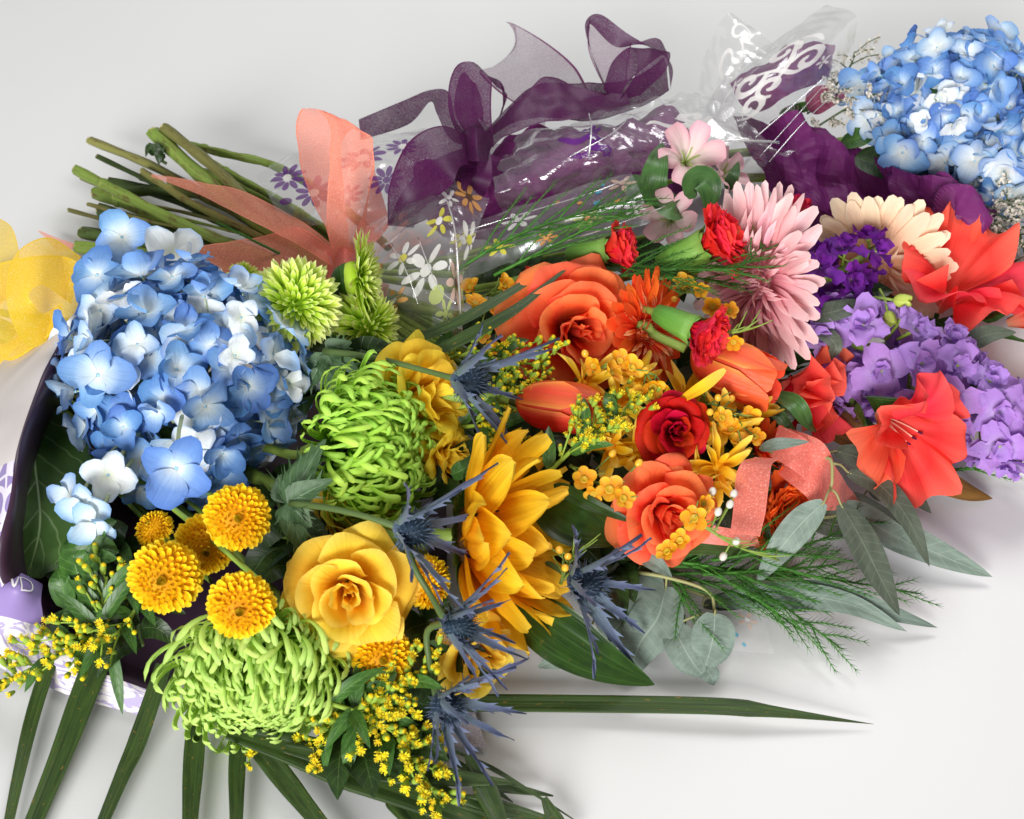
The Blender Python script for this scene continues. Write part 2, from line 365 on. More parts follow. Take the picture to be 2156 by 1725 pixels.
EUC = leafmat('leaf_eucalyptus_grey', '#66766a', '#7f8f84', '#98a698', nv=12, k=1., rough=.6, spec=.2, val=.2, transl=.1, spots=.25, spotcol='#7d5a4c', bstr=.15)
EUCD = leafmat('leaf_eucalyptus_olive', '#444c40', '#586052', '#757d6a', nv=12, k=1., rough=.5, spec=.25, val=.2, transl=.1, bstr=.15)
THLEAF = leafmat('leaf_thistle', '#3d5a38', '#55724b', '#8fa488', nv=6, k=1.8, rough=.5)
ALLEAF = leafmat('leaf_glossy_green', '#2f5226', '#456b33', '#6b8b52', par=True, rough=.35)
BRONZE = leafmat('leaf_bronze', '#5a3d18', '#77521f', '#9a7436', par=True, rough=.45)
HYD = [pmat('hydrangea_deep_blue', [(0, '#e8efee'), (.22, '#aac6e4'), (.5, '#7099d0'), (1, '#527fc0')], transl=.25, vein=.22, vs=6),
       pmat('hydrangea_mid_blue', [(0, '#f0f4ee'), (.28, '#c8dcec'), (.6, '#8ab0de'), (1, '#6692d0')], transl=.28, vein=.2, vs=6),
       pmat('hydrangea_light_blue', [(0, '#f3f5ec'), (.4, '#dce8f0'), (.75, '#b4cde8'), (1, '#88aedc')], transl=.3, vein=.16, vs=6),
       pmat('hydrangea_white', [(0, '#e9eed8'), (.3, '#f1f4f0'), (.8, '#edf2f4'), (1, '#bdd2ee')], transl=.28, vein=.07, vs=6)]
HYDV = pmat('hydrangea_violet_blue', [(0, '#dfe3ef'), (.2, '#aabfe4'), (.5, '#7d9ad6'), (1, '#6a86cc')], transl=.22, vs=6)
HYDC = plain('hydrangea_eye', '#8fb6c9', .5); HYDS = plain('hydrangea_stalk', '#b8c69a', .5, .2)
LIME = pmat('mum_lime', [(0, '#7fa01c'), (.35, '#b8dc30'), (.8, '#dcee66'), (1, '#f0f6b0')], transl=.3, vein=.1, vs=3, val=.12)
SPID = pmat('mum_spider_green', [(0, '#7cac22'), (.5, '#9ed236'), (1, '#c2ea66')], transl=.28, vein=.12, vs=2.5, val=.16, rough=.38)
SPIDP = pmat('mum_spider_pale', [(0, '#80a82c'), (.45, '#acd448'), (1, '#cce880')], transl=.3, vein=.12, vs=2.5, val=.16, rough=.38)
POMP = pmat('mum_yellow', [(0, '#c88400'), (.35, '#f8b806'), (.8, '#ffd814'), (1, '#ffe23c')], transl=.25, vein=.08, vs=3, val=.12, hue=.012)
POMG = pmat('mum_yellow_eye', [(0, '#8c8a10'), (.5, '#c4ac18'), (1, '#f0c824')], transl=.2, vein=.08, val=.12)
YROSE = pmat('rose_yellow', [(0, '#fcb824'), (.4, '#ffd030'), (.85, '#ffda48'), (1, '#ffe264')], transl=.46, vein=.16, vs=9, vt=.6, val=.08, hue=.015, blotch=.08)
YROSE2 = pmat('rose_lemon', [(0, '#f6bc1e'), (.5, '#ffd62e'), (1, '#ffe24c')], transl=.46, vein=.16, vs=9, vt=.6, val=.08, blotch=.08)
CORAL = pmat('rose_coral', [(0, '#ee3c1e'), (.35, '#fa5a30'), (.8, '#ff7646'), (1, '#ff8a58')], edge='#fb4f48', transl=.42, vein=.16, vs=9, vt=.6, val=.1, blotch=.16)
RROSE = pmat('rose_red', [(0, '#7a020c'), (.5, '#a8060f'), (1, '#c00c16')], transl=.25, vein=.08, vs=7, val=.12, rough=.6, spec=.15)
SUNF = pmat('sunflower_yellow', [(0, '#f49a08'), (.35, '#ffbe14'), (.8, '#ffce28'), (1, '#ffd844')], transl=.42, vein=.32, vs=9, vt=.4, val=.16, hue=.015)
SUND = plain('sunflower_disc', '#4a3212', .8, 0, .2, .6, 300)
ORGE = pmat('gerbera_orange', [(0, '#f04010'), (.4, '#ff581c'), (1, '#ff7630')], transl=.32, vein=.14, vs=5, vt=.5)
ORGI = pmat('gerbera_orange_fringe', [(0, '#e43c1c'), (.6, '#fa6030'), (1, '#ffcc90')], transl=.3)
PKGE = pmat('gerbera_pink', [(0, '#f08e9c'), (.4, '#f7b6bc'), (1, '#fcd8d6')], transl=.32, vein=.14, vs=5, vt=.5, val=.1)
PKGI = pmat('gerbera_pink_fringe', [(0, '#dd8090'), (.6, '#f4acb6'), (1, '#fcd4d4')], transl=.3, val=.2)
PEGE = pmat('gerbera_peach', [(0, '#f2b48c'), (.4, '#f8d0ac'), (1, '#fce4c6')], transl=.32, vein=.14, vs=5, vt=.5, val=.1)
CARN = pmat('carnation_red', [(0, '#c40a20'), (.5, '#ea2036'), (1, '#fa4250')], transl=.28, vein=.1)
CARO = pmat('carnation_orange', [(0, '#d8400e'), (.5, '#f2601a'), (1, '#fa7a2c')], transl=.3)
CALYX = pmat('calyx_green', [(0, '#4e8038'), (.4, '#5c9034'), (.8, '#7aa648'), (1, '#a2bc70')], vein=.35, blotch=.3, transl=.12, rough=.45, spec=.35)
TUL = pmat('tulip_coral', [(0, '#e43c1c'), (.4, '#ec4030'), (1, '#f86038')], edge='#fbae4e', ep=7, transl=.34, vein=.12, vs=6, vt=.5, rough=.36, spec=.4)
GLAD = pmat('gladiolus_coral', [(0, '#f8b48e'), (.25, '#f6645a'), (.7, '#f63e3c'), (1, '#fb6a58')], transl=.4, vein=.3, vs=8, vt=.6, val=.12, blotch=.25)
ALST = pmat('alstroemeria_pink', [(0, '#dfe3b4'), (.35, '#f6e4da'), (.7, '#f6d2d2'), (1, '#f0b4c0')], transl=.36, vein=.1)
STKP = pmat('stock_purple', [(0, '#d8ccd8'), (.16, '#944aa8'), (.5, '#76249a'), (1, '#681c86')], transl=.22, vein=.1, rough=.55)
STKL = pmat('stock_lavender', [(0, '#ece0ee'), (.2, '#cdaee4'), (.6, '#b88ed8'), (1, '#b488d4')], transl=.28, vein=.1)
YSPR = pmat('spray_yellow', [(0, '#f4b012'), (.5, '#ffd028'), (1, '#ffe268')], transl=.32, vein=.1, vs=3)
WAX = pmat('wax_flower_yellow', [(0, '#e08c08'), (.5, '#fbb41c'), (1, '#ffca38')], transl=.28, vein=.08, spec=.5, rough=.35)
WAXC = plain('wax_centre', '#b8941c', .4); BEAD = plain('bud_yellow', '#eeb838', .25, .15, .5); BEADW = plain('bud_white', '#ded8cc', .2, .15, .5)
GOLD = pmat('goldenrod_yellow', [(0, '#e6c414'), (1, '#ffee3c')], transl=.2, vein=.06)
GOLG = plain('goldenrod_green', '#94b040', .5, .15)
THB = pmat('thistle_bract_blue', [(0, '#7a9474'), (.2, '#6a7a80'), (.6, '#545c78'), (1, '#3c405c')], edge='#6c7690', transl=.12, vein=.22, vs=5, rough=.45)
THH = pmat('thistle_head', [(0, '#1c2830'), (.6, '#263648'), (1, '#74859f')], transl=.05)
FERN = plain('fern_green', '#437a2a', .5, .2, .3, .3, 60, .1, .5)
STAT = plain('statice_bud', '#d6cfc2', .6, .2, .2, .4, 400)
MAGB = leafmat('leaf_magenta', '#7a3450', '#9a5068', '#b87a88', nv=7)
BUDY = plain('bud_lime', '#bccb5c', .5, .25)
HOTP = pmat('bud_pink', [(0, '#c81848'), (1, '#ea2c5e')], transl=.25)

# ------------------------------------------------------------------ flower builders
GA = PI * (3 - 5 ** .5)
SEED = [100]
def rng_():
    SEED[0] += 1; return random.Random(SEED[0])
def stem(t, pos, axis, bind, r=.0024, mat=None, back=.05):
    a = pos - axis * .004; b = pos - axis * back; c = bind.lerp(b, .4) ; c.z = max(.012, c.z * .6)
    pts = []
    for q in (a, pos - axis * (back * .5), b, c, bind):
        q = q.copy(); q.z = max(q.z, .006); pts.append(q)
    wpart(t, 'stem', tube(pts, r, 6, 14), mat or STEM)
def dome(t, n, th, rad_, flat, lean, var, sc, rng, jit=.12, name='petal', i0=0, zoff=0., roll=.0, uni=True):
    """petals set in a golden spiral over a dome"""
    for i in range(n):
        f = (i + .5) / n
        c = lerp(math.cos(rad(th[0])), math.cos(rad(th[1])), f); a = math.acos(c) if uni else lerp(rad(th[0]), rad(th[1]), f)
        ph = (i + i0) * GA + rng.uniform(-jit, jit)
        rr = rad_ * (1 + rng.uniform(-.05, .05))
        el = PI / 2 - a - rad(lerp(lean[0], lean[1], f)) + rng.uniform(-jit, jit)
        s = lerp(sc[0], sc[1], f) * (1 + rng.uniform(-.1, .1))
        M = RZ(ph) @ TR(math.sin(a) * rr, 0, math.cos(a) * rr * flat + zoff) @ RY(-el) @ RX(rng.uniform(-roll, roll)) @ SCL(s)
        part(t, name, var[rng.randrange(len(var))], M)
def broad(t): return np.sin(PI * np.clip(t * .95 + .04, 0, 1) ** .9) ** .55
def ring(t, n, r0, z0, el, var, rng, sc=1., jit=.1, name='petal', ph0=0., scj=.08, roll=.12):
    for i in range(n):
        ph = ph0 + 2 * PI * i / n + rng.uniform(-jit, jit)
        M = RZ(ph) @ TR(r0, 0, z0) @ RY(-rad(el) + rng.uniform(-jit, jit)) @ RX(rng.uniform(-roll, roll)) @ SCL(sc * (1 + rng.uniform(-scj, scj)))
        part(t, name, var[rng.randrange(len(var))], M)
PIN = {}
def cache(k, fn):
    if k not in PIN: PIN[k] = fn()
    return PIN[k]
def wide(t): return np.sin(PI * .5 * np.clip(.12 + 1.25 * t, 0, 1)) * (1 - .1 * t)
def strap(t): return .35 + .65 * np.sin(PI * .5 * np.clip(t * 1.5, 0, 1)) * (1 - .15 * t)
def spoon(t): return .45 + .55 * np.sin(PI * np.clip(t, 0, 1) * .55)
def lance(t): return np.maximum(0, np.sin(PI * np.clip(t, 0, 1) ** .62)) ** .8 + .02
def fan(t): return .15 + .85 * t ** .8

def hyd_petals():
    out = {}
    for ci, m in enumerate(HYD + [HYDV]):
        out[ci] = [mesh('petal', *petal(1, 1.05, wide, 7, 7, (rad(b0), rad(b1), rad(b2)), cup, .15, .42, 2.4, .085, 1.7, k + ci * 7, saw=.018, sn=3), [m])
                   for k, (b0, b1, b2, cup) in enumerate([(14, -10, -14, .35), (22, -24, -10, .2), (6, 12, 8, .6), (18, -50, 10, .1), (34, 10, 30, .8), (8, -60, 40, .25)])]
    return out
def hydrangea(label, C, radii, axis, n, psz, seed, weights, th=118, back=None, extra=(), n_in=140, bind=None, group=None, smin=.72):
    rng = random.Random(seed); M = frame(C, axis); t = thing('hydrangea', label, 'hydrangea', M, group)
    pet = cache('hyd', hyd_petals)
    eye = cache('hydeye', lambda: MB().add(ball(.075, 8, 5, .8)).add(tube([(0, 0, 0), (.02, 0, -.5), (0, .05, -1.)], .035, 5, 4), None, 1).mesh('floret', [HYDC, HYDS]))
    def floret(Mf, ci, sz, r_, flat=0):
        f = part(t, 'floret', eye, Mf @ SCL(sz)); ph = r_.uniform(0, 6.28); op = r_.choice([0, 0, 5, 12, 26]) if not flat else 0
        for k in range(4):
            part(f, 'petal', r_.choice(pet[ci]), RZ(ph + k * PI / 2 + r_.uniform(-.18, .18)) @ TR(.05, 0, .03 + .02 * (k % 2)) @ RY(-rad(op + r_.uniform(-9, 9))) @ RX(r_.uniform(-.22, .22)) @ SCL(r_.uniform(.86, 1.1)))
    for i in range(n):
        c = lerp(1, math.cos(rad(th)), (i + .5) / n); a = math.acos(c); ph = i * GA + rng.uniform(-.12, .12); k = rng.uniform(.9, 1.05)
        d = Vector((math.sin(a) * math.cos(ph), math.sin(a) * math.sin(ph), math.cos(a)))
        p = Vector((d.x * radii[0], d.y * radii[1], d.z * radii[2])) * k
        nd = (Vector((d.x / radii[0], d.y / radii[1], d.z / radii[2])).normalized() + Vector([rng.uniform(-.48, .48) for _ in range(3)])).normalized()
        ci = rng.choices(range(5), weights)[0]
        floret(frame(p, nd, rng.uniform(0, 6)), ci, psz * rng.uniform(smin, 1.08) * (1 if ci != 3 else .82), rng)
    Mi = M.inverted()
    ex = []
    for (p, ax, ci, sz) in extra:
        floret(Mi @ frame(p, ax, rng.uniform(0, 6)), ci, sz, rng, 1)
        q = C.lerp(p, .45); ex.append(tube([q, q.lerp(p, .5) + Vector((0, 0, .004)), p - ax * sz * .3, p], .0013, 5, 9))
    mb = MB()
    for i in range(n_in):
        c = lerp(1, -.75, (i + .5) / n_in); a = math.acos(c); ph = i * GA * 1.01; d = Vector((math.sin(a) * math.cos(ph), math.sin(a) * math.sin(ph), math.cos(a)))
        p = Vector((d.x * radii[0], d.y * radii[1], d.z * radii[2])) * rng.uniform(.78, .95); Mf = frame(p, (d + Vector([rng.uniform(-.5, .5) for _ in range(3)])).normalized(), rng.uniform(0, 6))
        for k in range(4):
            mb.add(petal(psz * rng.uniform(.8, 1), psz, wide, 5, 5, (rng.uniform(0, .5), rng.uniform(-.7, .3), 0), .35, 0, .42, 2.4, .05, 1.2, i), Mf @ RZ(k * PI / 2 + rng.uniform(-.2, .2)) @ RX(rng.uniform(-.3, .3)), (0, 1, 0, 2, 3, 1)[i % 6], rng.random())
    part(t, 'inner_florets', mb.mesh('inner_florets', HYD), None, 'stuff')
    mb = MB()
    for i in range(26):
        d = Vector([rng.gauss(0, 1) for _ in range(3)]).normalized(); d.z = abs(d.z) * 1.2 - .3
        mb.add(tube([(0, 0, -radii[2] * .7), (d.x * radii[0] * .3, d.y * radii[1] * .3, d.z * radii[2] * .3 - .01), (d.x * radii[0] * .75, d.y * radii[1] * .75, d.z * radii[2] * .75)], .0016, 5, 6))
    for g in ex: mb.add(g, Mi)
    part(t, 'stalks', mb.mesh('stalks', [HYDS]), None, 'stuff')
    if bind is not None: stem(t, C - axis * radii[2] * .6, axis, bind, .004)
    return t
def pompon(label, C, axis, R, seed, n=205, bind=None, group='yellow pompon mums', flat=.62):
    rng = random.Random(seed); t = thing('pompon_chrysanthemum', label, 'chrysanthemum', frame(C, axis, rng.uniform(0, 6)), group)
    va = cache('pomp', lambda: [mesh('petal', *petal(1, .62, spoon, 5, 6, (rad(-12), rad(30 + 12 * k), rad(30)), .9, .2, .35, 2.2, .05, 1, k), [POMP]) for k in range(5)])
    ve = cache('pompe', lambda: [mesh('petal', *petal(1, .5, spoon, 3, 5, (rad(0), rad(20), rad(40)), 1., 0, .3, 2, 0, 1, k), [POMG]) for k in range(2)])
    dome(t, n, (9, 112), R * .66, flat, (30, 62), va, (R * .17, R * .44), rng, .07)
    mb = MB()
    for i in range(70):
        a = rad(1.5 + 9 * ((i + .5) / 70) ** .6); ph = i * GA; g = petal(R * lerp(.07, .15, i / 70), R * .06, spoon, 3, 4, (0, .3, .8), .9)
        mb.add(g, RZ(ph) @ TR(math.sin(a) * R * .66, 0, math.cos(a) * R * .64 * flat - R * .0) @ RY(-(PI / 2 - a - rad(10))), 0, rng.random())
    part(t, 'centre', mb.mesh('centre', [POMG]), None, 'stuff')
    part(t, 'receptacle', MB().add(ball(R * .62, 12, 8, flat)).mesh('receptacle', [POMP]))
    if bind is not None: stem(t, C - axis * R * .3, axis, bind, .0017, STEMP)
    return t
def spider(label, C, axis, R, seed, mat, rows, bind=None, name='spider_chrysanthemum', group='green spider mums', wd=.1, hook=1., fill=640):
    """long rolled petals with hooked tips; rows = (n, polar0, polar1, lean0, lean1, scale0, scale1, kind)"""
    rng = random.Random(seed); t = thing(name, label, 'chrysanthemum', frame(C, axis, rng.uniform(0, 6)), group)
    def mk():
        out = {}
        for kind, (b0, b1, b2) in {'out': (35, -60, -50), 'in': (-10, 40, 75), 'hook': (5, 10, -150), 'hang': (30, -95, -40), 'mop': (-30, 75, 70), 'str': (10, -60, 20)}.items():
            out[kind] = []
            for k in range(6):
                r2 = random.Random(k * 3 + len(kind))
                out[kind].append(mesh('petal', *petal(1, wd * r2.uniform(.85, 1.15), lambda t: .85 + .15 * np.cos(t * 6), 5, 15, (rad(b0 + r2.uniform(-10, 10)), rad(b1 + r2.uniform(-25, 25)), rad((b2 + r2.uniform(-40, 40)) * hook)), 2.1, -.7, .06, 2, 0, 1, k, side=r2.uniform(-.25, .25), hk=r2.uniform(.6, 2.0)), [mat]))
        return out
    pv = cache(mat.name + 'sp', mk); i0 = 0
    for (n, p0, p1, l0, l1, s0, s1, kind) in rows:
        dome(t, n, (p0, p1), R * .2, .8, (l0, l1), pv[kind], (s0 * R, s1 * R), rng, .16, i0=i0, roll=.35); i0 += n
    mb = MB(); n, p0, p1, l0, l1, s0, s1, kind = rows[0]
    for i in range(fill):
        f = (i + .5) / fill; a = math.acos(lerp(1, math.cos(rad(118)), f)); r2 = rng.uniform(-14, 14); k_ = ((-10, 40, 75) if kind == 'in' else (-30, 75, 70))
        g = petal(R * lerp(.6, .95, f) * rng.uniform(.85, 1), R * wd * .65, lambda t: .85 + .15 * np.cos(t * 5), 3, 9, (rad(k_[0]), rad(k_[1] + r2), rad(k_[2] + 2 * r2)), 1.6, -.3, .06, 2, side=rng.uniform(-.2, .2), hk=rng.uniform(.4, 1.8))
        mb.add(g, RZ(i * GA + rng.uniform(-.2, .2)) @ TR(math.sin(a) * R * .2, 0, math.cos(a) * R * .16) @ RY(-(PI / 2 - a + rad(10))), 0, rng.random())
    if fill: part(t, 'inner_petals', mb.mesh('inner_petals', [mat]), None, 'stuff')
    part(t, 'receptacle', MB().add(ball(R * .2, 10, 7, .8)).mesh('receptacle', [mat]))
    if bind is not None: stem(t, C - axis * R * .15, axis, bind, .003)
    return t
def limemum(label, C, axis, R, seed, n=230, bind=None, th=(4, 105), calyx=True, length=.62, lean=(8, 40)):
    rng = random.Random(seed); t = thing('lime_chrysanthemum', label, 'chrysanthemum', frame(C, axis, rng.uniform(0, 6)), 'lime button mums')
    va = cache('lime', lambda: [mesh('petal', *petal(1, .25, strap, 3, 7, (rad(-6 + 4 * k), rad(18 - 14 * k), rad(12)), .9, -.3, .22, 2, 0, 1, k, side=(k - 2) * .05), [LIME]) for k in range(5)])
    dome(t, n, th, R * .42, .75, lean, va, (R * .36, R * length), rng, .12, roll=.3)
    part(t, 'receptacle', MB().add(ball(R * .45, 10, 8, .75)).mesh('receptacle', [LIME]))
    if calyx:
        mb = MB()
        for k in range(30):
            mb.add(petal(R * .4, R * .14, lance, 3, 4, (rad(35), rad(20), 0), .4), RZ(k * GA) @ TR(R * (.12 + .2 * (k / 30)), 0, -R * (.5 - .3 * k / 30)) @ RY(-rad(20)), 0, rng.random())
        mb.add(lathe([(R * .1, -R * .55), (R * .3, -R * .42), (R * .42, -R * .2), (R * .4, 0)], 10))
        part(t, 'calyx', mb.mesh('calyx', [LEAF]))
    if bind is not None: stem(t, C - axis * R * .45, axis, bind, .0018, STEM)
    return t
def rose(label, C, axis, R, seed, mat, n=30, name='rose', bind=None, group=None, open_=1., ruf=.045, guard=5, roll=0., sepal=True, bowl=1.):
    rng = random.Random(seed); t = thing(name, label, 'rose', frame(C, axis, roll), group)
    for i in range(n):
        f = i / (n - 1); ph = i * GA + rng.uniform(-.2, .2)
        l1 = lerp(-16, 78, f ** 1.15) * open_; l0 = lerp(4, 52, f) * open_
        roll_ = (25 + 105 * max(0, f - .15)) * rng.uniform(.5, 1.3)
        lean = [l0 * .8 + 12, l0, lerp(l0, l1, .3), lerp(l0, l1, .65), l1, l1, l1 + roll_ * .25, l1 + roll_]
        L = R * lerp(.98, 1.1, f) * rng.uniform(.95, 1.05) * (.8 + .2 * bowl)
        g = revpetal(L, R * (.02 + .1 * f), lean, lerp(86, 52, f ** .6) * rng.uniform(.85, 1.12), 17, 18, .2 + .08 * rng.random(), .09 * rng.random() + .04 * f,
                     lerp(.36, .08, f), ruf * (.5 + f), rng.uniform(1.2, 2.6), seed * 50 + i, 0, 0, -R * .25 * f)
        part(t, 'petal', mesh('petal', *g, [mat]), RZ(ph) @ RX(rng.uniform(-.1, .1)) @ RY(rng.uniform(-.08, .08)))
    mb = MB().add(lathe([(R * .06, -R * .55), (R * .2, -R * .42), (R * .24, -R * .25), (R * .16, -R * .1)], 10))
    if sepal:
        for k in range(5): mb.add(petal(R * .9, R * .26, lance, 3, 6, (rad(-10), rad(-50), 0), .4), RZ(k * 1.257) @ TR(R * .16, 0, -R * .25))
    part(t, 'sepals', mb.mesh('sepals', [LEAF]))
    if bind is not None: stem(t, C - axis * R * .5, axis, bind, .0028)
    return t
def gerbera(label, C, axis, R, seed, mp, mi, disc, rows, bind=None, name='gerbera', nf=60, key='g', roll=0., el=(4, 10, 18), fl=1., pw=.3):
    rng = random.Random(seed); t = thing(name, label, 'gerbera', frame(C, axis, roll))
    va = cache(key + 'p', lambda: [mesh('petal', *petal(1, pw, strap, 5, 9, (rad(10), rad(-14 - 6 * k), rad(6 * k)), .2, -.15, .22, 2.4, .03, 1, k, ridge=.07, rk=2, side=(k - 2) * .03), [mp]) for k in range(5)])
    vi = cache(key + 'i', lambda: [mesh('petal', *petal(1, .16, strap, 3, 6, (rad(10), rad(-50 - 20 * k), rad(20)), .7, 0, .25, 2, .03, 1, k, side=(k - 1) * .15), [mi]) for k in range(3)])
    for q, (n, s) in enumerate(rows):
        ring(t, n, R * .2, R * (.02 * q), el[q], va, rng, R * .82 * s, .07, ph0=q * .13)
    for q in range(3):
        ring(t, nf // 3, R * (.26 - .04 * q), R * (.05 + .02 * q), 24 + 18 * q, vi, rng, R * (.4 - .06 * q) * fl, .14, 'fringe_petal', q * .1, .15, .3)
    mb = MB()
    for i in range(90):
        f = ((i + .5) / 90) ** .5; mb.add(petal(R * .1, R * .03, spoon, 3, 4, (0, .5, 0), .9), RZ(i * GA) @ TR(R * .2 * f, 0, R * (.09 - .03 * f)) @ RY(-rad(90 - 35 * f)), 0, rng.random())
    mb.add(ball(R * .21, 12, 6, .35))
    part(t, 'centre', mb.mesh('centre', [disc]), None, 'stuff')
    mb = MB().add(lathe([(R * .05, -R * .2), (R * .18, -R * .14), (R * .24, -R * .02), (R * .2, R * .0)], 12))
    part(t, 'calyx', mb.mesh('calyx', [LEAF]))
    if bind is not None: stem(t, C - axis * R * .15, axis, bind, .003, STEMP)
    return t
def carnation(label, C, axis, R, seed, mat, back, n=26, bind=None, tight=1., cl=1.5):
    """C = middle of the petal mass; calyx and stem run back along the axis"""
    rng = random.Random(seed); t = thing('carnation', label, 'carnation', frame(C, axis, rng.uniform(0, 6)))
    va = cache(mat.name + 'c', lambda: [mesh('petal', *petal(1, 1.0, fan, 15, 9, (rad(6), rad(-8 - 10 * k), rad(-26)), .5, .3, .24, 2.2, .085, 3.0, k, saw=.03, sn=7), [mat]) for k in range(5)])
    for i in range(n):
        f = (i + .5) / n; el = lerp(89, 56, f ** .9) * tight + rng.uniform(-8, 8)
        M = RZ(i * GA + rng.uniform(-.2, .2)) @ TR(R * .1 * f, 0, -R * .75) @ RY(-rad(el)) @ RX(rng.uniform(-.4, .4)) @ SCL(R * lerp(1.65, 1.6, f))
        part(t, 'petal', va[rng.randrange(5)], M)
    k = R * cl
    mb = MB().add(lathe([(R * .1, -R * .7 - k), (R * .34, -R * .7 - k * .94), (R * .46, -R * .7 - k * .55), (R * .52, -R * .7 - k * .1), (R * .6, -R * .4), (R * .5, -R * .42)], 12))
    for j in range(5): mb.add(petal(R * .55, R * .45, lance, 5, 5, (rad(70), rad(-14), 0), .7), RZ(j * 1.257) @ TR(R * .5, 0, -R * .62))
    for j in range(4): mb.add(petal(R * .7, R * .5, lance, 5, 5, (rad(80), rad(14), 0), .8), RZ(j * 1.57) @ TR(R * .22, 0, -R * .72 - k))
    part(t, 'calyx', mb.mesh('calyx', [CALYX]))
    p = C - axis * (R * .7 + k)
    wpart(t, 'stem', tube([p + axis * .004] + back, .0022, 6, 12), STEM)
    return t
def tulip(label, C, axis, L, Rr, seed, bind=None, roll=0.):
    rng = random.Random(seed); t = thing('tulip', label, 'tulip', frame(C, axis, roll))
    for i in range(6):
        o = i % 2
        g = revpetal(L * (1 - .04 * o), Rr * .12, [78, 42, 10, -2, -10, -6 + 8 * rng.random()], 62 if o == 0 else 56, 13, 13, .34, .12, .02, .02, 1.5, seed + i)
        part(t, 'petal', mesh('petal', *g, [TUL]), RZ(i * PI / 3) @ RX(rng.uniform(-.06, .06)) @ SCL(1 if o else .93))
    if bind is not None: stem(t, C, axis, bind, .003)
    return t
def gladiolus(label, C, axis, L, seed, lean=(8, 12, 40, 78, 100), half=46, bind=None, roll=0., stamen=True, ruf=.06, bracts=True, scales=None, tk=.36, pt=.14):
    rng = random.Random(seed); t = thing('gladiolus_bloom', label, 'gladiolus', frame(C, axis, roll))
    for i in range(6):
        o = i % 2; d = rng.uniform(-8, 8)
        ln = [a + (d if k > 1 else 0) - 8 * o for k, a in enumerate(lean)]; sc = scales[i] if scales else rng.uniform(.9, 1.08)
        g = revpetal(L * sc, L * .05, ln, half * rng.uniform(.9, 1.05), 21, 19, tk, pt, .03, ruf, 1.9, seed * 7 + i, .2, flat=.25)
        part(t, 'petal', mesh('petal', *g, [GLAD]), RZ(i * PI / 3 + rng.uniform(-.2, .2)) @ RX(rng.uniform(-.22, .22)) @ RY(rng.uniform(-.18, .18)) @ TR(0, 0, .001 * o))
    if stamen:
        for k in range(3):
            mb = MB().add(tube([(0, 0, 0), (.003 * (k - 1), -.003, L * .3), (.005 * (k - 1) , -.008, L * .5)], .0005, 5, 7)).add(ball(.0009, 6, 5, 3.4), TR(.005 * (k - 1), -.008, L * .52), 1)
            part(t, 'stamen', mb.mesh('stamen', [cache('stm', lambda: plain('stamen_pale', '#e8b09a')), cache('ant', lambda: plain('anther_purple', '#5a2040'))]))
    if bracts:
        mb = MB()
        for k in range(2): mb.add(petal(L * .8, L * .35, lance, 5, 7, (rad(74), rad(-6), 0), 1.2), RZ(k * PI) @ TR(L * .1, 0, -L * .35))
        part(t, 'bract', mb.mesh('bract', [LEAF]))
    if bind is not None: stem(t, C, axis, bind, .004)
    return t
def stock(label, path, R, seed, mat, n, psz, bind=None, buds=0, name='stock_flower', th=2.6):
    rng = random.Random(seed); pts = PP(path); c = crom(pts, 40); t = thing(name, label, 'stock flower', pts[0])
    va = cache(mat.name + 's', lambda: [mesh('petal', *petal(1, .95, wide, 7, 6, (rad(25 - 6 * k), rad(-40 + 12 * k), rad(-20)), .3, .2, .3, 2.5, .2, 2.1, k, saw=.05, sn=3), [mat]) for k in range(6)])
    eye = cache('stkeye', lambda: MB().add(ball(.1, 6, 4)).add(tube([(0, 0, 0), (0, 0, -.8)], .06, 5, 3), None, 0).mesh('floret', [GOLG]))
    wpart(t, 'stem', tube(pts, .0028, 6, 16), STEM)
    Mi = MW[t.name].inverted()
    for i in range(n):
        f = (i + .5) / n; q = Vector(c[int(f * 39)]); tg = Vector(c[min(39, int(f * 39) + 1)]) - Vector(c[max(0, int(f * 39) - 1)]); tg.normalize()
        ph = i * GA; u = Vector((0, 0, 1)); u = (u - tg * u.dot(tg)).normalized(); v = tg.cross(u)
        rr = R * (1 - .45 * max(0, f - .6) / .4) * rng.uniform(.75, 1.05)
        d = (u * math.cos(ph) + v * math.sin(ph)); p = q + d * rr
        if p.z < .006: p.z = .006 + rng.uniform(0, .004)
        ax = (d + tg * .35 + Vector((0, -.25, .25)) + Vector([rng.uniform(-.25, .25) for _ in range(3)])).normalized()
        fl = part(t, 'floret', eye, Mi @ frame(p, ax, rng.uniform(0, 6)) @ SCL(psz))
        for k in range(4): part(fl, 'petal', rng.choice(va), RZ(k * PI / 2 + rng.uniform(-.25, .25)) @ RY(-rad(rng.uniform(-5, 25))) @ RX(rng.uniform(-.3, .3)) @ SCL(rng.uniform(.85, 1.1)))
        for k in range(4): part(fl, 'petal', rng.choice(va), RZ(k * PI / 2 + .8 + rng.uniform(-.3, .3)) @ RY(-rad(rng.uniform(40, 70))) @ RX(rng.uniform(-.4, .4)) @ SCL(rng.uniform(.5, .7)))
    return t
